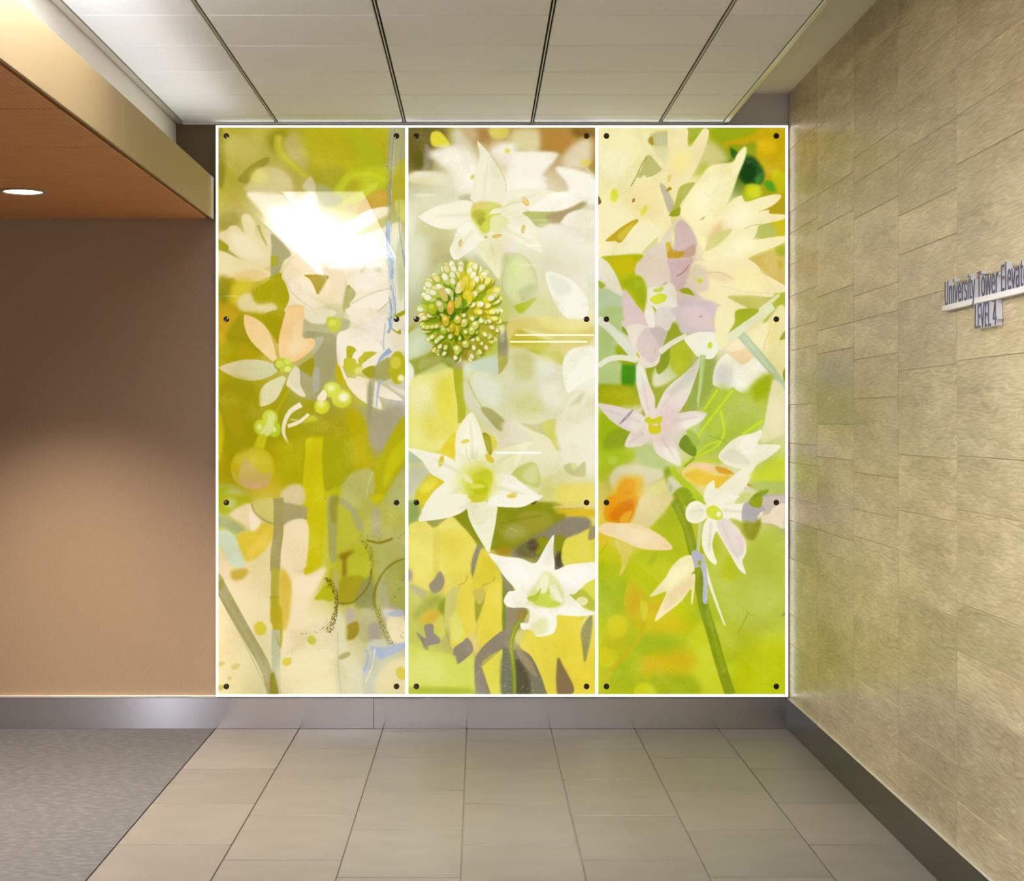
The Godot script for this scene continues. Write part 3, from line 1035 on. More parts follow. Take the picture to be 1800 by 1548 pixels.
	p("c6c894", 12, [860, 1470, 960, 1430, 1050, 1480, 1070, 1560, 860, 1560], 0.8)
	l("c8c4a0", 3, 8, [1085, 1440, 1250, 1350, 1420, 1310], 0.7)
	l("a8a468", 2, 6, [1290, 1500, 1350, 1450, 1410, 1395], 0.7)
	l("e0d2b4", 4, 12, [640, 1062, 590, 1130, 558, 1195], 0.7)
	l("e2d8c0", 4, 10, [860, 1150, 900, 1240, 840, 1350], 0.6)
	p("fbf8f0", 8, [1150, 1140, 1330, 1110, 1360, 1270, 1220, 1330, 1130, 1300], 0.6)
	# --- middle third
	sec(370, 540, 4.4229)
	p("aaa00a", 12, [60, 60, 250, 80, 320, 250, 420, 390, 200, 400, 60, 440])
	p("c8a418", 14, [60, 20, 200, 40, 190, 160, 60, 300])
	p("a0960a", 10, [230, 60, 300, 180, 400, 380, 250, 370, 120, 250])
	p("b3a20c", 16, [200, 300, 300, 300, 420, 410, 240, 400])
	p("a79c08", 4, [400, 120, 440, 40, 580, 30, 560, 200, 530, 290, 470, 200])
	# shadowed grey petals between
	p("bbb98c", 7, [720, 90, 900, 90, 1080, 100, 1030, 220, 900, 260, 720, 240])
	p("a6a278", 6, [720, 200, 880, 200, 975, 230, 975, 430, 860, 620, 700, 560, 690, 450, 800, 380])
	p("b9ba9c", 5, [800, 250, 880, 230, 850, 310, 790, 370])
	p("a19a18", 4, [690, 470, 800, 395, 805, 540, 760, 520])
	p("a7a470", 5, [700, 560, 860, 540, 900, 600, 860, 700, 800, 722, 720, 700])
	p("afb09c", 5, [800, 480, 850, 480, 840, 640, 800, 640])
	l("b9b79a", 3, 4, [810, 400, 805, 700], 0.7)
	p("e8e4c8", 6, [720, 20, 900, 10, 980, 40, 930, 90, 880, 130, 760, 110])
	p("f3ead6", 4, [1050, 20, 1110, 10, 1300, 10, 1240, 70, 1140, 130])
	p("c9ce44", 6, [900, 90, 930, 75, 1000, 85, 1016, 130, 1000, 180, 950, 195, 910, 150])
	e("dbe35a", 5, 950, 120, 32, 26)
	# left flower: two peach petals, two pale green ones
	pt("f0d8a0>f2cf94", 3, 500, 410, 262, 55, 165, -8, 0.6)
	p("f3cf96", 3, [545, 400, 530, 260, 560, 120, 590, 30, 640, 0, 720, 10, 722, 130, 715, 235, 790, 240, 815, 270, 790, 330, 680, 410, 600, 430])
	p("f5dcb0", 12, [600, 330, 640, 230, 660, 60, 700, 120, 690, 240, 760, 280, 660, 370])
	pt("cfd2aa>dccb9c", 3, 520, 480, 60, 470, 168, 12, 0.5)
	l("b9bb8a", 3, 3, [110, 470, 300, 480, 470, 470], 0.5)
	pt("dcd9b0>e6dfb4", 3, 575, 540, 385, 770, 150, -10, 0.6)
	p("e8dfc6", 4, [590, 600, 640, 480, 690, 480, 700, 600, 740, 690, 700, 690, 640, 650])
	p("dcd6b8", 3, [610, 560, 650, 450, 690, 500, 690, 640], 0.7)
	e("bccb3c", 4, 570, 450, 72, 55, 20)
	e("d6e05c", 4, 600, 420, 26, 22)
	e("d0da50", 4, 540, 440, 28, 26)
	e("dfe678", 4, 600, 480, 26, 22)
	l("8f8c20", 3, 8, [500, 420, 500, 460, 540, 490], 0.8)
	# right white flower with narrow petals
	p("f4eee0", 3, [985, 220, 1040, 180, 1110, 160, 1190, 180, 1280, 240, 1340, 330, 1280, 350, 1130, 330, 1070, 300, 1060, 380, 1020, 470, 985, 400])
	p("b4b41c", 3, [1065, 300, 1130, 325, 1100, 390, 1060, 380])
	p("bcb824", 3, [1150, 400, 1190, 350, 1290, 355, 1180, 460])
	p("f2ead6", 3, [1170, 450, 1290, 360, 1380, 330, 1400, 350, 1320, 430, 1200, 480])
	p("f6eee2", 3, [1100, 400, 1130, 340, 1190, 350, 1150, 400, 1140, 440])
	p("c6c430", 4, [1040, 400, 1120, 400, 1140, 440, 1180, 460, 1130, 520, 1050, 500])
	p("f4e8d4", 3, [985, 230, 1010, 400, 1060, 540, 1140, 600, 1120, 620, 1050, 570, 990, 450])
	e("dfe27c", 5, 1150, 490, 36, 26, -30)
	pt("f3e8cc>f6ecda", 3, 1060, 560, 1340, 800, 130, 14, 0.5)
	pt("f2e6c8>f4ecdc", 3, 1130, 545, 1500, 725, 90, -10, 0.5)
	p("c4b80c", 4, [985, 440, 1020, 500, 1050, 600, 1110, 690, 1060, 640, 980, 560])
	p("f1ebe0", 5, [1200, 120, 1300, 60, 1380, 60, 1390, 160, 1340, 260, 1250, 220, 1200, 170])
	p("efe8da", 5, [1390, 150, 1516, 200, 1516, 330, 1400, 370, 1350, 300])
	p("a8a81c", 3, [1390, 150, 1440, 195, 1480, 210, 1475, 170, 1450, 185])
	p("a3a410", 3, [1395, 80, 1450, 50, 1516, 20, 1516, 50, 1440, 85])
	p("a8a660", 6, [1270, 470, 1390, 390, 1400, 550, 1280, 560])
	p("a7a420", 3, [1180, 490, 1270, 455, 1270, 545, 1220, 540])
	e("b9b61c", 6, 1455, 470, 66, 130)
	e("d4cc48", 7, 1440, 430, 40, 50)
	e("f0f0b0", 7, 1480, 550, 26, 26)
	p("e6dcc0", 4, [1370, 520, 1400, 600, 1516, 650, 1516, 690, 1400, 620])
	l("8fb0e0", 3, 30, [1390, 80, 1400, 150, 1380, 200], 0.9, 20)
	l("86a6dc", 3, 44, [1400, 330, 1330, 390, 1300, 440], 0.85, 10)
	l("a4b8dc", 3, 26, [1320, 560, 1300, 660, 1290, 780], 0.8, 14)
	l("8b97b0", 2, 7, [1275, 460, 1270, 600, 1245, 780, 1240, 930], 0.8)
	l("a9b8d4", 2, 10, [1360, 120, 1345, 260, 1350, 330], 0.7)
	l("c6ccd8", 3, 16, [1420, 0, 1420, 120], 0.8)
	# grey wash below
	p("a8a288", 12, [1120, 760, 1250, 800, 1390, 780, 1500, 760, 1500, 860, 1420, 900, 1380, 1000, 1340, 1110, 1270, 1110, 1220, 1000, 1200, 880])
	p("9c9a70", 10, [1220, 640, 1260, 560, 1260, 780, 1230, 920])
	# buds and stems
	l("a49e08", 8, 50, [600, 620, 560, 720, 500, 840], 0.9)
	l("b8b41c", 4, 26, [610, 640, 550, 740, 500, 830], 0.6)
	e("c4d238", 6, 462, 860, 62, 66)
	e("d6e270", 6, 470, 850, 30, 40)
	e("c6d430", 5, 385, 930, 52, 58)
	e("dce88c", 6, 380, 930, 22, 26)
	e("b8cc30", 6, 500, 950, 48, 62)
	e("e2ec9c", 5, 495, 950, 16, 22)
	p("dadf90", 5, [400, 960, 450, 870, 500, 830, 480, 960, 430, 1010, 370, 1010])
	p("c4c414", 5, [370, 1000, 435, 1000, 405, 1110, 330, 1120])
	e("c2ae10", 3, 330, 1245, 174, 166)
	p("c7bb2c", 8, [180, 1200, 250, 1110, 340, 1090, 440, 1130, 490, 1230, 480, 1320, 380, 1340, 280, 1250])
	p("c8ae5c", 6, [215, 1300, 270, 1160, 300, 1200, 400, 1290, 470, 1290, 440, 1370, 350, 1405, 250, 1390])
	p("cda678", 8, [260, 1340, 400, 1370, 450, 1340, 440, 1390, 340, 1415, 260, 1390])
	p("b9ae4c", 6, [165, 1260, 210, 1340, 250, 1395, 190, 1350])
	e("d2dc44", 7, 945, 640, 70, 62)
	e("eef0b4", 9, 935, 625, 32, 28)
	e("d4da40", 6, 1020, 710, 78, 72)
	e("f6f6d8", 8, 1035, 700, 40, 36)
	e("d8d830", 6, 865, 770, 62, 58)
	e("eef0a4", 8, 860, 750, 28, 28)
	p("f4ecd4", 4, [830, 700, 880, 640, 905, 680, 890, 720, 840, 725])
	p("a39c0c", 8, [720, 720, 800, 740, 800, 860, 740, 850])
	# curling white stamen
	l("f2ead0", 3, 44, [705, 755, 620, 810, 575, 900, 570, 980, 600, 1050, 635, 1100], 1.0, 12)
	l("f2eace", 3, 30, [600, 925, 690, 890, 765, 830], 1.0, 26)
	l("dcd8a0", 3, 14, [620, 870, 680, 880], 0.8)
	p("c2c428", 6, [720, 900, 780, 840, 830, 860, 830, 910, 760, 920])
	l("8f8a1c", 2, 4, [790, 700, 770, 800, 800, 840], 0.5)
	# green-gold ground
	p("9d960a", 14, [60, 640, 200, 560, 330, 600, 380, 760, 330, 900, 330, 1080, 180, 1120, 60, 1000])
	p("c8bc0c", 8, [60, 800, 95, 900, 100, 1040, 60, 1200])
	p("b09e10", 10, [100, 640, 220, 700, 240, 1000, 120, 900], 0.5)
	p("b2aa0a", 14, [500, 1050, 720, 1060, 720, 1200, 700, 1350, 560, 1330, 510, 1200])
	p("cbc108", 5, [750, 1020, 885, 1020, 885, 1450, 840, 1548, 720, 1520, 720, 1320, 735, 1150])
	p("a6a60a", 5, [885, 1010, 1070, 1020, 1120, 1200, 1060, 1330, 960, 1400, 885, 1400])
	p("b9ac0a", 12, [1080, 800, 1190, 850, 1230, 1100, 1280, 1200, 1230, 1290, 1130, 1280, 1100, 1050])
	p("a8a014", 10, [730, 900, 1000, 880, 1080, 970, 900, 1010, 740, 990])
	p("b4b00c", 8, [1270, 1250, 1350, 1100, 1420, 960, 1516, 850, 1516, 1180, 1480, 1260, 1400, 1380, 1330, 1500, 1270, 1500])
	p("c4c212", 8, [1380, 1180, 1516, 1010, 1516, 1150, 1440, 1260, 1350, 1400])
	p("b9b868", 10, [1090, 1290, 1260, 1270, 1250, 1548, 1060, 1548, 1010, 1420])
	p("b2b268", 10, [1400, 1400, 1516, 1250, 1516, 1560, 1340, 1560])
	l("d4d8b0", 2, 10, [1265, 1280, 1235, 1350, 1215, 1440, 1210, 1510], 0.5)
	l("807c20", 2, 4, [1080, 1280, 1050, 1340, 980, 1400], 0.6)
	p("d8c898", 10, [540, 1460, 620, 1380, 700, 1380, 735, 1440, 720, 1530, 600, 1540])
	p("b9bc70", 12, [60, 1400, 130, 1380, 250, 1430, 290, 1548, 60, 1548])
	e("dcdcb8", 14, 190, 1500, 60, 50)
	p("aab420", 8, [60, 1400, 150, 1390, 120, 1440, 60, 1470])
	# --- lower third
	sec(370, 870, 4.1838)
	p("b0b418", 8, [54, 0, 270, 0, 290, 60, 200, 110, 110, 135, 54, 120])
	e("c8cc80", 12, 150, 60, 40, 40)
	p("ecd8b0", 10, [140, 140, 290, 60, 380, 190, 330, 290, 250, 220])
	p("f6e6cc", 6, [290, 60, 330, 150, 370, 200, 330, 290, 290, 230])
	p("cfc670", 7, [300, 60, 480, 20, 520, 150, 470, 210, 380, 180])
	p("a8ae78", 7, [54, 150, 120, 160, 250, 250, 200, 280, 110, 240, 54, 230])
	p("cfdcc0", 5, [54, 270, 130, 260, 200, 340, 255, 520, 180, 530, 110, 460, 54, 330])
	p("dcc43c", 10, [200, 290, 330, 260, 380, 210, 450, 200, 470, 260, 420, 380, 300, 480, 240, 450])
	p("e8c84c", 8, [260, 440, 350, 310, 440, 220, 420, 330, 330, 450])
	p("c9ae3c", 8, [140, 560, 240, 540, 280, 560, 230, 620, 160, 620])
	p("eed8b4", 8, [54, 420, 130, 480, 140, 620, 54, 600])
	# tall stems
	p("a9a070", 6, [510, 60, 700, 90, 760, 110, 700, 180, 560, 215, 500, 200])
	l("8f8a60", 4, 12, [300, 60, 330, 130, 430, 200, 560, 215, 680, 180, 780, 110, 850, 20], 0.6)
	p("c9c00e", 3, [710, 150, 730, 60, 850, 40, 840, 200, 825, 380, 820, 500, 760, 560, 690, 580, 710, 420])
	p("eedcb6", 5, [540, 220, 710, 190, 710, 480, 680, 540, 540, 540, 515, 400])
	p("f0dfba", 8, [530, 560, 700, 590, 850, 530, 800, 660, 740, 760, 640, 1050, 530, 1100])
	p("f5e4c4", 10, [600, 620, 760, 600, 800, 620, 700, 760, 620, 720])
	l("a49a5c", 4, 74, [500, 20, 500, 260, 480, 420, 475, 560], 0.95)
	l("b2aa3c", 4, 64, [478, 540, 475, 760], 0.95)
	l("ac9f10", 5, 72, [476, 740, 478, 940], 0.9)
	p("d9bc48", 8, [510, 560, 590, 620, 590, 800, 560, 980, 510, 940])
	p("b9a60e", 5, [450, 830, 520, 830, 530, 1000, 520, 1110, 490, 1080, 455, 970])
	l("b4b898", 4, 66, [480, 990, 482, 1200, 490, 1460], 0.9)
	p("a09420", 5, [480, 1030, 525, 1130, 500, 1100], 0.8)
	# slanting stem at lower left
	l("a6a06a", 3, 88, [54, 640, 170, 850, 300, 1080, 400, 1260, 460, 1470], 1.0, 74)
	l("b4ae80", 6, 30, [60, 680, 200, 920, 330, 1150, 430, 1380], 0.6)
	p("948c28", 6, [54, 580, 95, 620, 90, 680, 54, 700], 0.7)
	p("8f8618", 4, [440, 1330, 470, 1310, 500, 1460, 440, 1460])
	l("80782c", 2, 4, [54, 720, 120, 850, 260, 1110, 430, 1460], 0.5)
	# centre stem and grey leaf
	p("a5a560", 5, [865, 30, 945, 20, 940, 220, 930, 460, 880, 480, 865, 280])
	p("9a9438", 5, [880, 30, 940, 10, 935, 180, 890, 190])
	p("bdbd38", 8, [945, 60, 1050, 120, 1100, 260, 1080, 330, 940, 460, 935, 200])
	p("a9a878", 6, [975, 20, 1080, 130, 1130, 260, 1080, 250, 1030, 130, 960, 60])
	p("b6b450", 12, [1100, 30, 1260, 60, 1410, 120, 1430, 260, 1200, 300, 1110, 200])
	p("c2be10", 6, [1170, 0, 1290, 0, 1260, 40, 1210, 60])
	p("adaa84", 8, [1190, 110, 1240, 110, 1250, 300, 1200, 300])
	p("b9bb2c", 10, [940, 480, 1040, 380, 1120, 350, 1180, 460, 1180, 600, 1090, 760, 950, 790])
	p("a59a0c", 10, [960, 620, 1120, 600, 1130, 700, 1060, 780, 950, 800])
	p("b7b80c", 5, [765, 760, 840, 660, 900, 540, 910, 760, 820, 770])
	p("b2b264", 12, [1190, 330, 1430, 260, 1430, 640, 1280, 620, 1240, 470])
	p("a2a44c", 8, [1300, 530, 1430, 480, 1430, 900, 1350, 850, 1290, 690])
	p("8e9050", 10, [1120, 640, 1190, 600, 1210, 720, 1200, 860, 1120, 830, 1060, 800])
	p("a3a478", 10, [1230, 720, 1290, 600, 1310, 780, 1420, 840, 1430, 910, 1300, 870])
	p("8d6c10", 8, [940, 450, 990, 420, 1060, 410, 1000, 470, 1000, 580, 970, 600, 970, 490], 0.9)
	p("b4a898", 6, [900, 560, 930, 560, 940, 700, 910, 700], 0.6)
	p("b8b0a8", 10, [1000, 830, 1070, 850, 1060, 920, 1010, 950], 0.9)
	p("b7b480", 10, [1100, 850, 1200, 850, 1230, 1000, 1170, 1100, 1080, 1020])
	p("9c8a14", 6, [955, 1030, 1000, 960, 1080, 930, 1090, 1000, 1050, 1060, 980, 1060])
	p("a49c90", 10, [1160, 960, 1240, 940, 1250, 1060, 1180, 1080], 0.9)
	p("cfcabc", 9, [1270, 830, 1420, 870, 1410, 960, 1300, 920])
	p("ece0b8", 10, [1300, 910, 1435, 920, 1435, 1080, 1330, 1090])
	p("a8b4d8", 4, [1300, 870, 1400, 840, 1412, 890, 1340, 890], 0.8)
	p("e6d8b0", 12, [640, 1000, 900, 920, 1000, 1000, 900, 1120, 700, 1140, 560, 1180])
	p("efe3ba", 14, [540, 1200, 900, 1160, 900, 1460, 540, 1460])
	p("dcd8b4", 8, [910, 900, 990, 940, 1000, 1460, 930, 1460])
	l("b4b494", 3, 8, [935, 1000, 940, 1250, 960, 1460], 0.6)
	p("c9cbb4", 10, [1150, 1100, 1240, 1060, 1430, 1110, 1300, 1200, 1220, 1330, 1190, 1460, 1130, 1460, 1120, 1280])
	p("a4b4d8", 6, [1170, 1110, 1260, 1120, 1435, 1080, 1430, 1120, 1300, 1190, 1240, 1200], 0.85)
	l("b8c2e4", 4, 26, [1210, 1120, 1190, 1230, 1120, 1310], 0.85)
	l("9cb0e0", 3, 20, [1140, 1130, 1160, 1200, 1130, 1290], 0.6)
	l("eee8cc", 2, 8, [1210, 1130, 1190, 1250, 1140, 1380], 0.9)
	p("e4d8a8", 8, [1260, 1280, 1435, 1200, 1435, 1465, 1240, 1465])
	for s in [[365, 980, 46, 52, "d8c83c"], [560, 1225, 36, 30, "dccc44"], [745, 1065, 30, 34, "c9c43c"], [1405, 1310, 40, 50, "d8c840"], [185, 1260, 34, 20, "d4c470"], [75, 1415, 26, 20, "c9be50"], [140, 1345, 16, 14, "d4c86c"], [80, 1240, 26, 16, "dccf80"], [985, 1180, 50, 20, "aaa460"]]:
		e(s[4], 6, s[0], s[1], s[2], s[3], -25)
	# specked pigment arcs
	for k in 4:
		l("6f6210", 1, 4, [838 + k * 13, 605, 893 + k * 11, 700, 915 + k * 8, 800, 885 + k * 12, 920, 815 + k * 22, 990 + k * 6], 0.55)
		l("7a6e18", 1, 4, [1205 + k * 12, 800, 1225 + k * 11, 900, 1270 + k * 12, 1010, 1300 + k * 15, 1100], 0.5)
		l("7c7220", 1, 3, [1095 + k * 18, 325, 1150 + k * 12, 400, 1172 + k * 9, 500, 1172 + k * 4, 590], 0.45)
	for k in 3:
		dots("6a5c08", 8, [840 + k * 12, 610, 900 + k * 10, 700, 920 + k * 6, 800, 890 + k * 10, 920, 850 + k * 14, 1010], 6, 9, r, 0.8)
		dots("7a6a10", 6, [1215 + k * 10, 840, 1240 + k * 10, 930, 1290 + k * 12, 1050, 1320 + k * 14, 1100], 6, 10, r, 0.75)
		dots("7c7014", 6, [1100 + k * 16, 330, 1150 + k * 12, 400, 1180 + k * 8, 500, 1180, 580], 6, 11, r, 0.7)
	l("7a7010", 4, 14, [1185, 540, 1170, 640, 1120, 720, 1040, 790, 940, 795], 0.75)
	l("7d7820", 4, 24, [1210, 830, 1205, 720, 1250, 600, 1330, 510, 1430, 465], 0.85, 10)
	l("86760c", 4, 18, [1150, 330, 1240, 350, 1340, 320], 0.8)
	dots("7c7014", 6, [1120, 290, 1200, 300, 1300, 340, 1430, 270], 6, 14, r, 0.6)
	dots("6c6420", 5, [1355, 740, 1390, 660, 1425, 570], 8, 9, r, 0.8)
	dots("8a8250", 4, [560, 1165, 700, 1080, 830, 1065, 960, 1070, 1040, 1110], 4, 16, r, 0.6)
	dots("8a8250", 4, [590, 1200, 720, 1155, 860, 1130, 960, 1140], 4, 18, r, 0.5)
	dots("6c5c10", 6, [665, 1020, 800, 990, 860, 900], 4, 16, r, 0.5)
	dots("80742c", 6, [1390, 960, 1410, 1040, 1430, 1010], 12, 12, r, 0.6)

func paint_second() -> void:
	grid([
		"6f6228 a89c50 c8b480 b8a468 a8803c 8a6418",
		"b0a868 ece8d4 f4f2e0 f4f2e4 d8ccac c8b488",
		"d0d0a0 e8e6cc f0eed4 f2f2e2 f0f0e0 f0f0e4",
		"c8cca8 dce0c4 e8e8c8 e0e4c0 e0e2c8 e8e8dc",
		"b8bc90 c8cc70 c0c850 d0d49c dcdcac e6e8d0",
		"b4b878 b8c04c b4bc30 d8d890 e4dc80 e8e4a4",
		"c4cc80 d0d480 c0cc80 d4d8ac dcd8a0 eceedc",
		"e8e69c e4de7c d4d8a8 d8dca8 dcdcb4 e6e8cc",
		"d8d468 e4dc60 e0dc98 e4e4c0 e2e2b4 e4e2c0",
		"d8d8b0 e8e8b8 e4e4ac e4e4b8 dcdcA0 e0dcac",
		"c8cc60 e0dc80 c4c468 8c8c20 a89c50 e0d468",
		"ece060 ece064 d8cc50 b0a850 8c8440 dcd464",
		"d0c860 dcd058 e0d050 d0c870 e4e4b0 e8e4b0",
		"c4cc58 b8b068 d8d050 b0a468 e4dc60 e4d848",
		"ccd860 d8dc60 a09850 8c8840 e4d848 e0d040"])
	var r := RandomNumberGenerator.new()
	r.seed = 5
	sec(705, 210, 4.4229)
	# brown ground behind the top blossoms
	p("6a5e22", 16, [50, 66, 330, 66, 300, 190, 230, 240, 230, 390, 100, 390, 50, 380])
	p("8d8468", 14, [190, 190, 240, 260, 220, 380, 170, 380])
	p("5c5a12", 12, [110, 250, 150, 240, 170, 370, 120, 380])
	p("a47c40", 14, [540, 66, 700, 66, 700, 190, 620, 180, 560, 160])
	p("b08a3c", 16, [850, 66, 1515, 66, 1515, 420, 1450, 300, 1200, 250, 1060, 200, 900, 120])
	p("7c5a14", 22, [1330, 66, 1515, 66, 1515, 140, 1360, 130])
	p("b98438", 16, [1100, 130, 1330, 150, 1300, 240, 1150, 220])
	p("dcd6c0", 14, [400, 80, 480, 80, 560, 200, 590, 280, 420, 230])
	p("c9b48c", 16, [480, 66, 580, 66, 600, 170, 530, 160])
	p("d8cc5c", 8, [690, 70, 830, 70, 820, 130, 760, 150, 700, 130])
	p("d8d0a0", 14, [880, 80, 1060, 70, 1070, 240, 930, 240, 850, 180])
	p("ddd2b4", 14, [1250, 290, 1360, 180, 1480, 150, 1480, 330, 1420, 390, 1270, 370])
	p("e2d83c", 7, [232, 110, 290, 90, 340, 130, 380, 200, 320, 215, 240, 200])
	p("a48c3c", 10, [1450, 360, 1515, 350, 1515, 440, 1480, 400])
	e("dcd048", 8, 1430, 340, 44, 24)
	# soft white blossoms
	p("f4f2ea", 12, [215, 260, 380, 200, 520, 230, 590, 340, 560, 560, 520, 600, 390, 640, 360, 540, 380, 430, 300, 350])
	p("fbfaf4", 16, [330, 280, 540, 270, 570, 500, 430, 560, 400, 420])
	p("eae8d4", 10, [70, 420, 180, 400, 380, 430, 390, 510, 240, 510, 70, 480])
	p("e9e7b4", 12, [80, 450, 280, 470, 280, 500, 80, 490])
	e("e8e8d4", 16, 80, 760, 40, 130)
	p("f2f0e8", 12, [700, 240, 790, 180, 900, 200, 870, 340, 760, 340])
	p("f5f3ec", 10, [860, 260, 1200, 255, 1195, 320, 1100, 430, 1130, 540, 900, 550, 830, 520, 830, 380])
	p("fcfcf8", 16, [900, 470, 1060, 470, 1060, 540, 900, 550])
	p("f0e8e8", 8, [800, 280, 850, 260, 850, 340, 810, 350], 0.8)
	e("dcdc34", 5, 826, 245, 18, 18)
	p("c9cc40", 5, [540, 440, 570, 425, 565, 460, 545, 465])
	p("f8f8f2", 8, [1200, 390, 1240, 365, 1400, 400, 1515, 450, 1515, 660, 1400, 640, 1290, 610, 1300, 530, 1270, 470])
	l("e0d8a8", 5, 20, [1440, 380, 1480, 420, 1515, 460], 0.8)
	e("e6e6ee", 8, 1110, 460, 30, 14)
	# grounds under the flower
	p("d8dabc", 20, [60, 520, 400, 520, 540, 620, 300, 660, 100, 780])
	p("c9c9b0", 14, [60, 540, 150, 540, 130, 600, 60, 610])
	p("b4b48c", 10, [450, 600, 550, 580, 560, 660, 480, 640])
	p("c4c488", 26, [230, 780, 420, 840, 380, 1000, 200, 980, 130, 860])
	p("b2b070", 26, [200, 940, 400, 960, 440, 1100, 560, 1080, 520, 1200, 300, 1120, 180, 1240])
	p("d2d8bc", 22, [60, 930, 220, 930, 190, 1150, 150, 1300, 60, 1340])
	p("bcc4a0", 16, [560, 1060, 640, 1100, 760, 1280, 780, 1540, 740, 1480, 700, 1260, 600, 1180])
	p("a8b040", 14, [430, 1110, 520, 1100, 500, 1160, 440, 1160])
	p("a9b458", 6, [950, 720, 1160, 690, 1200, 750, 1130, 830, 1060, 835, 1000, 770])
	p("9c8c58", 8, [1140, 740, 1310, 680, 1400, 640, 1440, 660, 1300, 770, 1260, 810, 1160, 810])
	p("efece2", 12, [1060, 840, 1240, 810, 1515, 830, 1515, 1030, 1420, 1030, 1290, 980, 1200, 900])
	p("e2e2cc", 20, [1060, 960, 1300, 1000, 1440, 1150, 1280, 1220, 1120, 1160])
	p("f6f6ee", 6, [1240, 800, 1300, 730, 1400, 700, 1515, 720, 1515, 830, 1380, 832, 1260, 815])
	# the star flower
	p("ecebd4", 3, [592, 172, 620, 190, 690, 270, 760, 370, 810, 470, 820, 560, 800, 650, 560, 640, 555, 540, 590, 380, 610, 280])
	p("f2f1dc", 12, [620, 300, 680, 330, 700, 520, 640, 620, 590, 560, 600, 420])
	l("a09858", 2, 4, [690, 270, 760, 370, 810, 470, 818, 560], 0.7)
	pt("f0efd6>f7f6ee", 3, 560, 730, 135, 760, 200, 10, 0.5)
	p("f3f2e2", 4, [130, 755, 260, 700, 420, 635, 520, 630, 560, 660, 560, 760, 440, 830, 330, 810, 200, 775])
	p("f7f6ec", 3, [400, 960, 450, 840, 540, 800, 640, 890, 650, 930, 590, 985, 500, 1050, 430, 1092, 390, 1060, 380, 1000])
	p("f2f1da", 3, [700, 900, 780, 770, 900, 720, 980, 760, 1040, 840, 1060, 920, 1100, 1030, 1020, 1010, 900, 950, 780, 905])
	p("f7f6e8", 10, [800, 880, 880, 780, 960, 790, 1020, 900, 960, 950, 860, 920])
	p("f1f0dc", 3, [800, 680, 830, 560, 950, 535, 1100, 545, 1240, 575, 1130, 640, 1000, 700, 880, 740, 800, 740])
	p("fbfbf6", 5, [990, 700, 1130, 600, 1280, 560, 1420, 610, 1300, 690, 1180, 715, 1060, 715])
	p("eeedc8", 3, [590, 985, 660, 930, 740, 920, 775, 960, 770, 1100, 762, 1240, 690, 1150, 620, 1060])
	p("dcdfa4", 10, [560, 790, 650, 860, 680, 920, 620, 900])
	# its green heart
	p("c0c820", 6, [545, 700, 580, 650, 690, 640, 780, 680, 770, 740, 700, 770, 690, 860, 640, 880, 590, 820, 545, 760])
	p("cfd060", 8, [560, 670, 640, 640, 780, 660, 780, 700, 660, 690, 560, 700])
	p("dcb848", 6, [560, 665, 620, 640, 660, 650, 640, 690, 560, 690], 0.8)
	e("a8a80c", 6, 605, 740, 50, 42)
	e("98980c", 4, 625, 790, 30, 34, 30)
	e("c8d030", 5, 660, 830, 30, 42)
	p("e2e6a0", 7, [700, 760, 780, 740, 840, 800, 760, 880, 700, 860])
	p("eceed0", 4, [680, 740, 720, 695, 800, 690, 780, 725, 710, 735])
	l("dce0a8", 3, 16, [780, 690, 860, 650, 950, 640])
	for a in [[968, 635, 22, 40, -28, "e0b440"], [950, 852, 16, 36, 10, "d8c458"], [745, 906, 38, 15, -10, "d8ac3c"], [462, 962, 15, 32, 5, "d8b45c"]]:
		e(a[5], 3, a[0], a[1], a[2], a[3], a[4])
		e("f0d078", 3, a[0] + 4, a[1] + 4, a[2] * 0.5, a[3] * 0.5, a[4])
	e("b0ae58", 3, 660, 915, 12, 10)
	# bud under it
	p("cfd6a4", 7, [800, 1050, 900, 1035, 990, 1090, 1050, 1200, 1050, 1340, 980, 1420, 940, 1450, 860, 1420, 800, 1330, 785, 1200])
	p("d8e2a8", 10, [830, 1150, 920, 1060, 1000, 1150, 1040, 1300, 960, 1320, 900, 1420, 830, 1330])
	p("dfe8a0", 12, [850, 1120, 930, 1100, 960, 1180, 880, 1200])
	p("c0c890", 8, [920, 1330, 1010, 1280, 1050, 1300, 960, 1420])
	l("a8a470", 2, 4, [830, 1060, 800, 1180, 790, 1300, 830, 1400], 0.5)
	l("a8ac70", 2, 4, [960, 1060, 1040, 1180, 1055, 1320, 1000, 1400], 0.5)
	p("b4c430", 4, [880, 1450, 960, 1420, 1050, 1380, 1030, 1420, 935, 1505])
	e("efe4e4", 8, 855, 990, 36, 46)
	# the white petals at the right edge
	p("f6f8f2", 4, [1125, 1190, 1220, 1200, 1340, 1260, 1430, 1360, 1460, 1450, 1440, 1540, 1380, 1560, 1300, 1550, 1220, 1470, 1160, 1340])
	p("e4e8dc", 10, [1150, 1210, 1260, 1240, 1330, 1320, 1240, 1380, 1180, 1320])
	p("d4d898", 16, [1060, 1380, 1160, 1380, 1230, 1500, 1240, 1560, 1060, 1560])
	# --- middle third
	sec(705, 540, 4.4229)
	p("b9b888", 12, [50, 0, 160, 0, 180, 80, 140, 150, 50, 180])
	p("a9ab38", 8, [50, 170, 120, 120, 90, 180, 50, 230])
	p("c4d0a8", 7, [50, 230, 130, 160, 230, 120, 300, 230, 280, 290, 210, 350, 50, 420])
	p("d2dcc0", 14, [60, 260, 200, 200, 250, 240, 150, 340, 60, 380])
	p("94a02c", 10, [50, 420, 200, 370, 300, 300, 430, 380, 440, 460, 380, 470, 300, 430, 100, 540, 50, 500])
	p("a8ac58", 10, [150, 400, 300, 380, 300, 430, 150, 480])
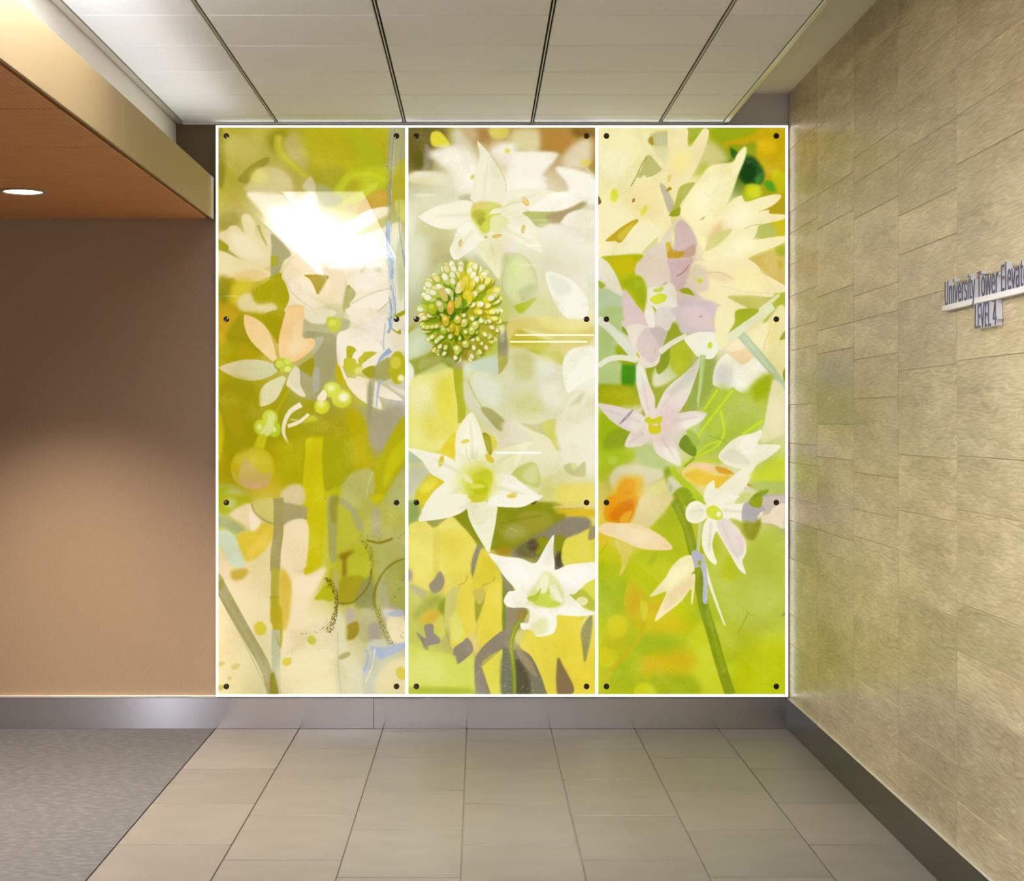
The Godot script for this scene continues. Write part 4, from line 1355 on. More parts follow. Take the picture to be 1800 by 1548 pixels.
	p("e8ece0", 6, [50, 430, 90, 460, 100, 530, 70, 610, 50, 620])
	p("9ca458", 8, [310, 330, 440, 360, 460, 450, 330, 410])
	# yellow square behind the stem
	p("e8e688", 8, [100, 550, 250, 510, 400, 480, 420, 640, 440, 900, 430, 980, 300, 1110, 60, 1100, 50, 720])
	p("efefb8", 24, [70, 620, 200, 570, 240, 680, 180, 800, 80, 820])
	p("e4de54", 14, [270, 640, 400, 520, 425, 760, 430, 970, 330, 980])
	p("e6e06c", 16, [180, 860, 420, 880, 400, 1010, 200, 1000])
	l("b0b428", 4, 76, [440, 440, 450, 600, 470, 760, 470, 900], 1.0, 60)
	l("c4c860", 8, 30, [500, 440, 510, 640, 520, 820], 0.8)
	p("a89c94", 8, [400, 400, 490, 410, 480, 470, 420, 470], 0.7)
	# pale ground right of the stem
	p("d4dcc4", 10, [500, 440, 760, 410, 760, 520, 560, 500, 520, 580])
	p("bcd0bc", 10, [550, 420, 760, 380, 760, 490, 640, 500, 550, 480])
	p("d6d8bc", 10, [490, 560, 540, 640, 640, 800, 790, 980, 740, 980, 620, 880, 500, 740])
	l("a8a038", 4, 76, [795, 110, 795, 240, 790, 350, 795, 520], 0.95)
	p("8c8c70", 5, [760, 180, 830, 180, 830, 360, 760, 360], 0.85)
	p("b8b0a8", 5, [765, 130, 800, 140, 800, 260, 770, 250], 0.7)
	p("c0b4b0", 4, [825, 150, 845, 150, 840, 460, 828, 460], 0.5)
	p("dcdcac", 8, [870, 80, 1060, 60, 1060, 110, 860, 110])
	p("dcd07c", 8, [840, 110, 1060, 80, 1160, 110, 1240, 150, 1440, 120, 1500, 200, 1420, 330, 1200, 330, 1000, 300, 850, 290])
	p("c8bc38", 8, [850, 240, 950, 160, 1060, 210, 1160, 290, 1080, 320, 860, 300])
	p("e8e08c", 10, [1060, 70, 1300, 90, 1460, 100, 1440, 180, 1160, 180])
	p("e9e4a4", 10, [920, 160, 1000, 170, 1180, 240, 1060, 230])
	p("b4bc20", 10, [960, 330, 1080, 310, 1140, 330, 1080, 370, 980, 350])
	p("c2c450", 16, [1060, 330, 1230, 330, 1290, 430, 1200, 440])
	e("e8e8a0", 10, 780, 165, 28, 40)
	# the big pale rounded blossom
	p("d6dab4", 7, [530, 560, 600, 500, 760, 520, 880, 350, 960, 330, 1060, 370, 1120, 420, 1260, 480, 1300, 640, 1410, 650, 1400, 730, 1300, 760, 1230, 840, 1060, 910, 900, 890, 780, 840, 640, 760, 560, 660])
	p("c6c880", 18, [880, 370, 1000, 350, 1040, 430, 1000, 560, 900, 560])
	p("c9cc80", 22, [900, 680, 1040, 680, 1120, 800, 1000, 870, 880, 780])
	p("e2e4d4", 14, [1060, 420, 1180, 420, 1260, 560, 1250, 760, 1150, 780, 1080, 640])
	p("dce4d0", 14, [560, 560, 680, 520, 780, 620, 760, 760, 660, 740, 580, 650])
	e("c4c838", 5, 1045, 798, 20, 14)
	l("989860", 2, 5, [525, 570, 560, 660, 620, 760, 700, 870, 780, 960], 0.7)
	l("b0ac88", 2, 4, [850, 400, 900, 345, 980, 340, 1060, 370, 1110, 420], 0.5)
	p("a2a058", 5, [620, 790, 700, 790, 810, 890, 790, 960, 740, 940])
	p("b4b86c", 5, [890, 890, 1040, 910, 1200, 870, 1210, 960, 1250, 1110, 1190, 1100, 1140, 1010, 1000, 960, 900, 920])
	p("c6c840", 8, [1090, 910, 1200, 880, 1210, 980, 1250, 1090, 1180, 1070])
	p("dcd8c4", 10, [790, 900, 900, 890, 1030, 990, 1010, 1060, 850, 1080, 770, 1080, 790, 980])
	p("e4e4c0", 7, [870, 880, 1000, 950, 1140, 1010, 1210, 1110, 1260, 1110, 1280, 1230, 1160, 1300, 900, 1280, 860, 1120, 1030, 1040])
	# white petal right
	p("f7faf2", 5, [1255, 450, 1290, 360, 1370, 310, 1515, 320, 1515, 520, 1440, 570, 1350, 630, 1295, 665, 1265, 570])
	p("e8ecd8", 8, [1300, 740, 1390, 650, 1420, 650, 1400, 740, 1330, 770])
	p("b4b484", 8, [1310, 760, 1420, 650, 1400, 730, 1360, 760], 0.8)
	p("e4e4cc", 10, [1200, 920, 1250, 830, 1400, 740, 1515, 700, 1515, 920, 1440, 930, 1270, 1110, 1210, 1010])
	p("efeedc", 18, [1260, 940, 1515, 920, 1515, 1300, 1420, 1310, 1270, 1200])
	p("e0dfb0", 18, [1060, 1330, 1515, 1310, 1515, 1420, 1090, 1460])
	p("bcbe7c", 6, [1265, 1230, 1330, 1210, 1370, 1240, 1430, 1200, 1430, 1310, 1350, 1310, 1290, 1280])
	e("d4dc88", 5, 1345, 1235, 26, 24)
	p("e8dc70", 12, [1180, 1390, 1515, 1380, 1515, 1548, 1160, 1548])
	p("d4d488", 12, [1100, 1340, 1180, 1340, 1200, 1480, 1150, 1548, 1090, 1490])
	# second star flower
	p("e4d22c", 5, [310, 1110, 420, 980, 420, 1160, 380, 1160])
	p("d9ce24", 5, [690, 990, 740, 1040, 740, 1090, 700, 1110])
	p("9a980e", 4, [630, 980, 690, 1000, 710, 1120, 690, 1150, 660, 1090])
	p("dccc30", 6, [110, 1440, 200, 1300, 240, 1280, 340, 1360, 240, 1450, 220, 1548, 130, 1548])
	p("e8e048", 10, [140, 1420, 220, 1330, 290, 1360, 200, 1440])
	p("c8ccb8", 14, [50, 1240, 200, 1230, 240, 1290, 180, 1330, 90, 1450, 50, 1460])
	p("b4c8a4", 10, [50, 1120, 130, 1140, 170, 1200, 50, 1210])
	p("a0b468", 10, [50, 1510, 110, 1500, 130, 1560, 50, 1560])
	p("c2cc70", 6, [850, 1300, 950, 1220, 1030, 1205, 1070, 1270, 1085, 1360, 1040, 1400])
	p("d4d898", 8, [940, 1310, 1040, 1220, 1070, 1330, 1020, 1370])
	p("f2f2da", 3, [550, 820, 600, 900, 640, 1020, 665, 1140, 680, 1250, 560, 1300, 440, 1260, 420, 1120, 430, 980, 480, 880])
	p("f8f8ee", 12, [540, 880, 600, 980, 620, 1180, 520, 1200, 470, 1060])
	p("f3f3e4", 3, [50, 1095, 200, 1120, 330, 1150, 420, 1200, 480, 1300, 430, 1420, 330, 1350, 230, 1290, 160, 1190])
	p("edeecb", 3, [700, 1150, 760, 1110, 1020, 1040, 960, 1110, 910, 1220, 850, 1300, 740, 1340, 680, 1280])
	p("f5f5ea", 3, [690, 1330, 850, 1300, 940, 1370, 1085, 1475, 1010, 1520, 880, 1560, 690, 1560])
	p("f4f4e4", 3, [430, 1350, 340, 1360, 240, 1450, 190, 1540, 160, 1590, 320, 1580, 480, 1520, 520, 1440])
	e("dcde58", 22, 590, 1370, 150, 170, 0, 0.85)
	e("ccd230", 14, 610, 1370, 90, 120, 20, 0.9)
	e("bcc612", 9, 620, 1410, 62, 70, 0, 0.9)
	p("c8d030", 6, [600, 1300, 660, 1260, 706, 1290, 700, 1370, 650, 1360])
	p("dce258", 5, [540, 1370, 640, 1380, 640, 1400, 550, 1410])
	p("e8e8b0", 6, [470, 1290, 530, 1310, 560, 1370, 500, 1350])
	p("dcc83c", 8, [500, 1480, 560, 1500, 540, 1548, 500, 1540], 0.7)
	for a in [[500, 1042, 34, 17, -14, "dfd450"], [312, 1195, 20, 44, 14, "d8c830"], [688, 1175, 22, 44, -45, "e2cc38"], [868, 1455, 38, 14, -12, "dcc83c"]]:
		e(a[5], 3, a[0], a[1], a[2], a[3], a[4])
	l("d8dc9c", 3, 8, [505, 1070, 510, 1140, 540, 1220], 0.8)
	l("d8dcac", 3, 8, [600, 1080, 580, 1180], 0.7)
	# soft shading along the petals of the star flowers
	for a in [[560, 1180, 540, 900], [470, 1290, 250, 1180], [690, 1250, 900, 1110], [720, 1390, 980, 1460], [470, 1400, 260, 1540], [590, 1480, 590, 1560]]:
		l("dfe4bc", 7, 46, a, 0.55, 12)
		l("c9d094", 3, 5, a, 0.35, 2)
	sec(705, 870, 4.1838)
	for a in [[990, 640, 760, 480], [1080, 600, 1110, 380], [1180, 680, 1390, 540], [1190, 800, 1360, 865], [960, 770, 800, 770], [1050, 850, 1040, 1000]]:
		l("e0e6cc", 8, 44, a, 0.6, 10)
		l("cdd6ac", 3, 5, a, 0.4, 2)
	sec(705, 210, 4.4229)
	for a in [[540, 740, 260, 750], [640, 640, 670, 330], [560, 860, 440, 1010], [760, 820, 1020, 960], [820, 660, 1080, 570], [690, 930, 740, 1150]]:
		l("e2e5c4", 7, 46, a, 0.55, 10)
		l("c9cc9c", 3, 5, a, 0.35, 2)
	# --- the round green flower head, drawn floret by floret
	sec(705, 210, 4.4229)
	e("8fae18", 8, 455, 1500, 300, 350)
	e("6f980a", 10, 400, 1460, 190, 240)
	e("a8a41c", 10, 560, 1640, 190, 200)
	e("8a7c10", 8, 500, 1810, 150, 60)
	e("5c8806", 9, 370, 1440, 110, 130)
	var spots := []
	for k in 150:
		var t := k * 2.39996
		var rr := sqrt((k + 0.5) / 150.0)
		spots.append([rr, t + r.randfn() * 0.12])
	spots.reverse()
	for k in spots.size():
		var rr: float = sin(spots[k][0] * PI / 2)
		var t: float = spots[k][1]
		var x := 460 + cos(t) * rr * 290 + r.randfn() * 10
		var y := 1500 + sin(t) * rr * 360 + r.randfn() * 12
		var out := Vector2(cos(t) * rr, sin(t) * rr + 0.12)
		var turn := rad_to_deg(out.angle())
		out = out.normalized()
		var lit := x - 460.0 - (y - 1500.0) * 0.8
		var tips := ["eaeab0", "e2e48c", "e8e8c4"]
		var bodies := ["b0b828", "a0aa1c", "b8a828"]
		if y < 1500 and x < 480:
			tips = ["eeeede", "e8ead0", "e6dca0"]
			bodies = ["c8cc70", "b4c040", "a8b830"]
		elif lit > 60 and y < 1560:
			tips = ["f2f2e4", "f0ee9c", "eef0c8"]
			bodies = ["d8d83c", "e0d428", "c8d048"]
		elif y > 1720:
			bodies = ["98941c", "8c9014", "a89420"]
		var lo := 25.0 + (32.0 if y < 1440 else 22.0) * rr
		var wo := 22.0 + (9.0 if y < 1440 else 3.0) * rr
		if y > 1560:
			lo *= 0.85
			wo *= 0.85
		if rr < 0.97: e(("8aa02c" if y < 1440 else "567806") if x < 520 else "8c8c18", 4, x + 9, y + 12, lo, wo + 2, turn, 0.75)
		e(bodies[k % 3], 3, x, y, lo, wo, turn)
		e(tips[k % 3], 4, x + out.x * lo * 0.35, y + out.y * lo * 0.35, lo * 0.55, wo * 0.7, turn)
		if k % 3 == 0: e("f8f8ec", 3, x + out.x * lo * 0.5 - 5, y + out.y * lo * 0.5 - 5, lo * 0.2, wo * 0.3, turn, 0.8)
	for a in [[300, 1530, 12, 60, -30], [345, 1500, 14, 40, -40], [420, 1350, 12, 70, 8], [405, 1520, 20, 40, 10], [360, 1390, 16, 30, 20], [500, 1480, 16, 40, 50], [560, 1690, 10, 40, 60], [480, 1700, 12, 40, -20], [430, 1700, 14, 34, 0], [585, 1560, 14, 40, 40]]:
		e("3f6c04", 4, a[0], a[1], a[2], a[3], a[4], 0.85)
	for a in [[330, 1365, 30, 56, -24, "c8c060", "e0b478"], [300, 1450, 30, 50, -26, "c0c468", "e8e0c4"], [240, 1470, 40, 46, -30, "a4b414", "c8d430"], [385, 1460, 28, 58, 4, "d8a838", "f0c45c"], [445, 1420, 24, 50, 18, "c4c428", "e0b068"], [345, 1562, 28, 46, -10, "d8b828", "f0dc78"], [440, 1555, 26, 32, 0, "d4c850", "f4e8c8"], [492, 1580, 26, 36, 20, "c8cc58", "f0e4b8"], [460, 1300, 32, 60, 30, "e8dc9c", "f2ead4"], [535, 1390, 20, 50, 10, "d8d84c", "ecca90"], [575, 1600, 28, 40, 30, "c8d060", "e8ecb0"], [430, 1640, 22, 42, -10, "d0bc20", "e8d850"], [395, 1620, 22, 34, 10, "c8b420", "e4d040"], [550, 1640, 26, 34, 20, "c4cc50", "eaecc0"], [330, 1640, 28, 30, -30, "a8c030", "dce4a8"], [435, 1790, 24, 40, 0, "c8cc50", "ecf0c0"], [500, 1745, 26, 30, -10, "c0c044", "e8e8a8"]]:
		e("4a6a06", 4, a[0] + 6, a[1] + 12, a[2] + 2, a[3], a[4], 0.7)
		e(a[5], 3, a[0], a[1], a[2], a[3], a[4])
		e(a[6], 4, a[0] - 4, a[1] - a[3] * 0.35, a[2] * 0.55, a[3] * 0.4, a[4])
	p("e4cc1c", 6, [480, 1170, 545, 1230, 560, 1330, 575, 1390, 520, 1420, 470, 1330, 450, 1230], 0.6)

	# --- lower third: yellow paper shapes on grey
	sec(705, 870, 4.1838)
	p("8a9012", 10, [370, 150, 500, 90, 1010, 50, 1200, 90, 1180, 250, 1000, 330, 860, 400, 640, 400, 560, 370, 470, 260])
	p("a4a454", 14, [760, 240, 900, 200, 960, 270, 860, 330, 760, 320])
	p("9c9a2c", 10, [860, 150, 1050, 120, 1120, 210, 960, 280])
	p("a88c1c", 10, [700, 390, 800, 390, 790, 440, 700, 430])
	l("7c7414", 6, 12, [700, 220, 850, 180, 1040, 150], 0.5)
	l("c9c060", 5, 10, [800, 240, 860, 270], 0.8)
	p("8c8472", 9, [1080, 240, 1200, 170, 1340, 150, 1400, 200, 1370, 260, 1210, 340, 1200, 520, 1130, 540, 1140, 400, 1110, 320, 1000, 400, 900, 460, 800, 430, 880, 360])
	p("6f6a3c", 8, [860, 380, 980, 320, 1060, 310, 1060, 360, 1000, 460, 860, 440])
	p("8c9414", 6, [990, 330, 1060, 310, 1080, 350, 1000, 440])
	e("5a4c34", 10, 970, 370, 40, 46)
	p("8a8e14", 6, [1130, 310, 1200, 300, 1200, 420, 1150, 430, 1130, 370])
	p("4e4432", 8, [1140, 440, 1190, 420, 1195, 520, 1140, 540])
	dots("b8b084", 5, [800, 420, 960, 320, 1120, 250, 1300, 190], 30, 10, r, 0.4)
	p("e0d488", 12, [1130, 80, 1440, 60, 1440, 120, 1330, 130, 1160, 110])
	p("dcbc20", 7, [1140, 110, 1300, 100, 1440, 110, 1440, 160, 1250, 150, 1150, 130])
	l("a88c18", 3, 5, [1140, 95, 1220, 100, 1340, 95], 0.7)
	p("5a4c10", 4, [960, 60, 1000, 40, 980, 70], 0.8)
	# left: green patches then yellow bands
	p("90a85c", 12, [50, 70, 130, 70, 135, 170, 50, 230])
	p("9ca04c", 6, [180, 190, 250, 240, 340, 170, 300, 160, 240, 180])
	p("e9de6c", 5, [50, 250, 130, 190, 185, 195, 240, 245, 300, 200, 375, 160, 440, 220, 550, 360, 520, 490, 480, 590, 400, 640, 330, 740, 310, 620, 285, 560, 210, 660, 215, 710, 130, 690, 80, 620, 50, 540])
	p("ece478", 14, [60, 260, 230, 260, 240, 500, 160, 620, 90, 560])
	p("ded058", 6, [240, 250, 290, 280, 280, 540, 240, 570], 0.6)
	p("e8d84c", 6, [300, 300, 440, 250, 540, 370, 500, 560, 400, 620, 330, 540], 0.5)
	p("98907c", 5, [240, 620, 285, 560, 320, 620, 300, 690, 240, 730, 205, 665])
	p("a8a090", 8, [50, 545, 80, 560, 80, 620, 50, 640])
	p("8c8470", 6, [520, 480, 560, 370, 590, 380, 560, 500, 530, 600, 515, 560])
	p("dfd03c", 5, [590, 400, 650, 430, 720, 560, 750, 680, 640, 640, 590, 690, 520, 680, 550, 520])
	l("b08c20", 3, 5, [690, 600, 670, 640, 610, 660, 590, 690], 0.8)
	l("b08c20", 3, 5, [490, 590, 470, 640, 420, 660], 0.8)
	# mottled corner
	p("c4c85c", 8, [50, 700, 170, 700, 330, 740, 400, 700, 380, 900, 310, 1000, 180, 1060, 50, 1080])
	p("8fa01c", 8, [290, 770, 350, 770, 380, 850, 340, 940, 290, 900, 270, 820])
	p("a4ac48", 12, [100, 850, 240, 740, 300, 760, 230, 840, 100, 920])
	p("bcb888", 10, [60, 650, 170, 700, 180, 760, 90, 720])
	p("d8b838", 8, [140, 900, 220, 840, 300, 880, 240, 940, 160, 950])
	p("d8d45c", 8, [240, 940, 310, 880, 330, 1000, 300, 1060, 260, 1010])
	p("938a84", 4, [110, 1005, 180, 1050, 170, 960, 235, 950, 240, 1010, 280, 1050, 280, 1090, 200, 1110, 210, 1165, 180, 1165, 150, 1080])
	l("6e6c40", 3, 6, [150, 1050, 200, 1140, 280, 1185, 400, 1185, 530, 1150], 0.7)
	l("8c8c40", 3, 5, [320, 960, 340, 1040, 380, 1110], 0.5)
	# yellow columns
	p("d0cc78", 6, [330, 740, 400, 680, 440, 680, 430, 820, 350, 960, 320, 960])
	p("e5d44c", 4, [440, 670, 520, 680, 540, 760, 550, 900, 540, 1000, 440, 1090, 385, 1130, 360, 1050, 400, 830])
	p("dce070", 10, [350, 960, 400, 860, 460, 1000, 400, 1090])
	p("a0a020", 5, [545, 770, 600, 740, 625, 740, 570, 900, 550, 930])
	p("c8bc54", 5, [530, 700, 620, 700, 590, 800, 550, 780])
	p("e6d444", 4, [640, 670, 700, 640, 740, 690, 755, 900, 755, 990, 660, 1060, 590, 1120, 560, 1040, 590, 900])
	p("e0cc70", 8, [500, 1040, 540, 1010, 580, 1110, 545, 1170])
	p("8d8a62", 6, [740, 570, 830, 690, 760, 760, 750, 640])
	p("93896e", 6, [755, 840, 870, 820, 930, 850, 880, 980, 830, 1100, 780, 1110, 750, 990])
	p("7b8a24", 5, [745, 650, 770, 700, 765, 1100, 750, 1100])
	# grey-brown scaffolding shapes
	p("8b8272", 4, [755, 995, 830, 1030, 800, 1130, 750, 1130, 640, 1190, 590, 1260, 650, 1465, 530, 1465, 540, 1230, 580, 1140, 660, 1060])
	p("8c8474", 4, [385, 1135, 450, 1080, 490, 1050, 530, 1140, 410, 1245])
	q("cfda5c", 5, [50, 1110, 400, 1180, 415, 1250, 535, 1160, 545, 1465, 50, 1465])
	p("d8de70", 24, [60, 1130, 280, 1200, 340, 1330, 200, 1380, 60, 1330])
	p("b4c034", 18, [50, 1410, 500, 1420, 500, 1465, 50, 1465])
	q("e0d84c", 3, [595, 1260, 745, 1130, 740, 1465, 660, 1465])
	q("737660", 5, [750, 1120, 1000, 1160, 1080, 1465, 740, 1465])
	p("4f4a34", 8, [850, 1200, 920, 1290, 950, 1390, 940, 1465, 850, 1465, 840, 1300])
	p("9a8a68", 6, [850, 1110, 960, 1230, 1000, 1340, 930, 1280, 860, 1180])
	p("6e735c", 8, [740, 1200, 800, 1180, 830, 1465, 740, 1465])
	for k in 90:
		e("c8c4b0", 2, 560 + r.randf() * 520, 1150 + r.randf() * 310, 4, 6, 0, 0.35)
	p("e4d444", 4, [870, 1100, 930, 960, 1000, 940, 1110, 1000, 1140, 1200, 1150, 1465, 1080, 1465, 1030, 1330, 960, 1190])
	p("d8d07c", 8, [830, 1020, 930, 960, 920, 1010, 860, 1100])
	p("e5d43c", 4, [1110, 1000, 1150, 890, 1300, 870, 1360, 880, 1320, 980, 1340, 1200, 1350, 1260, 1440, 1000, 1440, 1465, 1260, 1465, 1270, 1410, 1190, 1260, 1140, 1190])
	p("7f6c48", 5, [1150, 1200, 1200, 1270, 1270, 1410, 1250, 1465, 1150, 1465])
	p("8f8d50", 5, [1325, 990, 1400, 880, 1405, 980, 1380, 1130, 1350, 1230, 1335, 1130])
	p("e0d850", 5, [1200, 340, 1300, 290, 1390, 250, 1440, 330, 1440, 520, 1200, 520])
	p("9c9468", 5, [1390, 240, 1440, 230, 1440, 300, 1380, 330])
	p("dcdc50", 6, [1330, 680, 1440, 590, 1440, 800, 1380, 830, 1300, 790])
	p("b8c43c", 5, [1240, 735, 1330, 690, 1440, 800, 1440, 850, 1360, 830])
	e("ece8b4", 4, 1330, 780, 44, 34)
	# the stem of the lower flower
	l("8b9a14", 3, 40, [920, 850, 850, 960, 815, 1060, 810, 1140, 830, 1300, 835, 1465], 1.0, 24)
	l("b0b83c", 3, 10, [900, 870, 840, 980, 808, 1090, 825, 1240], 0.7)
	p("a07840", 5, [860, 850, 930, 845, 900, 900, 850, 930], 0.6)
	# tips of the upper star flower falling into this third
	p("eef0d8", 3, [500, 60, 690, 60, 700, 170, 670, 330, 645, 425, 600, 360, 520, 220, 490, 130])
	p("f2f2e0", 3, [130, 190, 150, 130, 230, 10, 500, 0, 480, 100, 370, 160, 190, 190])
	p("f6f6ec", 3, [640, 60, 700, 0, 1030, 0, 1000, 30, 900, 85, 790, 90, 660, 80])
	p("cfd030", 6, [490, 0, 630, 0, 600, 40, 540, 50])
	p("dcc830", 6, [780, 0, 850, 0, 830, 18, 790, 18])
	# lower star flower
	p("f6f7ef", 3, [645, 430, 750, 450, 880, 465, 985, 500, 1040, 420, 1080, 350, 1125, 292, 1118, 400, 1130, 500, 1135, 550, 1220, 515, 1330, 500, 1436, 502, 1436, 600, 1360, 650, 1280, 725, 1240, 730, 1300, 790, 1350, 840, 1430, 870, 1330, 890, 1200, 885, 1145, 880, 1145, 960, 1110, 1020, 1000, 1040, 970, 990, 890, 985, 880, 940, 935, 935, 935, 835, 800, 825, 755, 780, 790, 710, 840, 695, 760, 600, 700, 510])
	p("e8ead8", 8, [1050, 430, 1110, 330, 1110, 480, 1060, 520], 0.7)
	p("fbfbf8", 12, [740, 480, 900, 520, 960, 640, 880, 660, 800, 580])
	p("fcfcfa", 12, [1180, 560, 1380, 530, 1330, 640, 1200, 690])
	p("e6e8b8", 8, [950, 960, 1060, 900, 1080, 990, 1010, 1030, 960, 1000])
	p("dfe6a4", 10, [930, 740, 1000, 640, 1060, 560, 1130, 600, 1180, 680, 1200, 800, 1100, 830, 960, 810])
	p("c8da50", 6, [980, 750, 1040, 690, 1090, 680, 1100, 760, 1180, 800, 1100, 825, 980, 800])
	p("eff2d0", 6, [1010, 650, 1060, 570, 1090, 640, 1060, 720, 1000, 700])
	p("f2f4dc", 5, [1090, 690, 1130, 660, 1190, 780, 1140, 770])
	p("b8c838", 4, [930, 750, 990, 730, 1030, 680, 1000, 770, 950, 780])
	l("e8d0a0", 3, 6, [915, 800, 960, 770], 0.6)
	sec(705, 540, 4.4229)
	p("fbf8e4", 14, [420, 1080, 700, 980, 1250, 500, 1515, 300, 1515, 1300, 1100, 1200], 0.22)
	p("f8f8ea", 14, [60, 20, 500, 420, 900, 300, 1515, 340, 1515, 900, 700, 900, 500, 500], 0.15)
	sec(705, 210, 4.4229)
	p("fbf8ea", 14, [60, 500, 400, 300, 900, 250, 1515, 420, 1515, 1540, 1000, 1500, 820, 1050, 300, 1060, 60, 1300], 0.2)

func paint_third() -> void:
	grid([
		"f2eeb8 f0e8b0 e8e4a0 b8c040 8fa018 c0a808",
		"f4efb4 f0e8b8 f4e8b0 d0d480 5c7a18 b4a80c",
		"f2eab0 f2e6ac e8e0a0 f8f2c4 e8e4a0 a8a410",
		"f0ecc0 ece8b8 d8d0b0 f6eebc f4f0c4 d4cc60",
		"d8dc90 d0d8a0 dccccc d8c4c0 f2ecb8 d8d080",
		"c0cc90 d8d8b0 dcd4cc d4c8cc f0e8b0 d4d070",
		"c4d0a0 dcd8d0 a8b440 d8d8b8 e8e4b8 e4e0b0",
		"b0c470 e0dcc8 c0cc98 b0b868 c4cc80 d8dcb8",
		"c0c870 e0d4d4 e4dcd8 b4c070 a8c034 d4d8a8",
		"a8bc28 d8d4c0 d8d4c4 a8c048 b4c860 c8d488",
		"b8b848 d8c890 c0c850 e4d48c e0e4c0 b4c83c",
		"d8c070 ecd8a8 b8c040 c8d078 ece8d0 c8bcb4",
		"c8c030 e4d0a0 b0c008 a0b418 d8dcb8 b0c068",
		"a0b40c bcc41c b4c010 a8b830 b0c460 acc060",
		"acb810 c4bc14 c4c81c 98b014 a8bc54 b0c468",
		"b4c014 b4b810 bcb80c b4c020 98ac18 b8c83c",
		"acb80c a4b00c bcb814 c4d02c a0b00c b0bc08"])
	var r := RandomNumberGenerator.new()
	r.seed = 6
	sec(1040, 210, 4.4222)
	# top: green and yellow ground at the right
	p("98ac10", 16, [900, 66, 1300, 66, 1200, 140, 1040, 220, 960, 160])
	p("9cae20", 10, [720, 66, 900, 66, 870, 100, 760, 200, 740, 140])
	p("c4a808", 14, [1280, 100, 1505, 66, 1505, 800, 1380, 720, 1400, 560, 1340, 480, 1330, 380, 1270, 300])
	p("c4a80c", 10, [1020, 180, 1180, 140, 1330, 90, 1480, 80, 1400, 140, 1200, 190, 1080, 240])
	p("8c9c10", 10, [1060, 200, 1180, 200, 1280, 180, 1260, 280, 1190, 260, 1090, 290])
	p("dcb80c", 12, [1290, 180, 1400, 150, 1430, 250, 1330, 260])
	p("124a10", 9, [1190, 290, 1260, 290, 1330, 380, 1340, 450, 1310, 500, 1210, 505, 1150, 460, 1150, 400])
	p("0e3c12", 6, [1160, 420, 1210, 340, 1270, 360, 1280, 470, 1200, 490])
	p("2f7c2c", 8, [1270, 450, 1330, 410, 1320, 480, 1280, 495])
	p("4c9c1c", 8, [1340, 480, 1440, 490, 1450, 560, 1370, 550])
	p("2c6410", 5, [1080, 220, 1140, 260, 1110, 300, 1085, 280])
	p("b4c40c", 10, [1180, 560, 1220, 500, 1310, 520, 1300, 600, 1200, 640])
	p("d0d418", 9, [1210, 530, 1290, 520, 1310, 590, 1230, 600])
	p("c4c008", 10, [1400, 400, 1505, 420, 1505, 560, 1440, 560])
	p("d4c40c", 10, [1380, 790, 1505, 770, 1505, 900, 1430, 900])
	p("b8a010", 8, [1360, 660, 1505, 620, 1505, 740, 1380, 740])
	p("b8c468", 10, [1290, 830, 1390, 800, 1440, 900, 1260, 935])
	p("d4d08c", 14, [830, 180, 960, 190, 1060, 320, 900, 370, 800, 420])
	p("b9c43c", 8, [810, 400, 880, 330, 900, 390, 800, 440], 0.7)
	p("d2b860", 10, [1220, 1080, 1400, 1030, 1505, 1060, 1505, 1290, 1400, 1230, 1300, 1150])
	p("a8b41c", 10, [1430, 1000, 1505, 980, 1505, 1060, 1440, 1050])
	e("c8ac20", 10, 1465, 1130, 20, 40)
	p("b0bc30", 8, [1400, 1380, 1505, 1340, 1505, 1480, 1300, 1548, 1120, 1548, 1140, 1480])
	p("c8c468", 10, [1050, 1370, 1400, 1390, 1400, 1450, 1230, 1470])
	# cream petals, left mass
	p("f3eebb", 8, [46, 66, 480, 66, 450, 170, 480, 240, 430, 280, 360, 460, 300, 520, 180, 540, 46, 600])
	p("f6f2cc", 20, [60, 260, 220, 240, 330, 320, 240, 480, 80, 480])
	p("c2c488", 10, [470, 110, 600, 90, 590, 210, 510, 215, 450, 170])
	p("c8ccb0", 12, [500, 130, 580, 110, 570, 190, 520, 190])
	p("a8941c", 5, [440, 160, 470, 130, 480, 200, 450, 185])
	p("bec27c", 3, [420, 300, 440, 278, 470, 290, 520, 350, 545, 390, 490, 430, 450, 455, 360, 450, 390, 380])
	l("8a7a1c", 3, 7, [430, 285, 380, 370, 350, 440, 305, 518], 0.8)
	p("f1e6b4", 3, [545, 400, 590, 260, 600, 66, 740, 66, 745, 180, 770, 210, 860, 80, 905, 78, 910, 130, 860, 280, 770, 450, 690, 520, 620, 500, 560, 430])
	p("f4ea9c", 14, [640, 280, 760, 240, 760, 360, 690, 420, 620, 360])
	p("dcdcac", 8, [480, 230, 590, 200, 590, 290, 560, 380, 520, 320], 0.8)
	l("f1e9b8", 4, 44, [450, 230, 500, 300, 570, 380], 0.95, 30)
	p("f5ecba", 4, [320, 530, 380, 455, 410, 430, 430, 450, 500, 430, 560, 410, 600, 420, 560, 480, 520, 500, 560, 620, 600, 720, 620, 800, 640, 960, 540, 980, 480, 900, 360, 800, 240, 780, 180, 700, 200, 620])
	p("f2e4ac", 14, [300, 570, 480, 500, 540, 620, 560, 740, 420, 760, 300, 700])
	e("dce438", 5, 175, 590, 28, 52, 0)
	e("e0e44c", 5, 408, 705, 20, 44, 28)
	e("a87c20", 3, 326, 628, 10, 18, 20)
	p("ecca60", 4, [590, 440, 620, 430, 615, 470, 595, 490], 0.7)
	p("f4efc4", 4, [46, 640, 180, 690, 250, 700, 340, 760, 220, 840, 120, 930, 46, 950])
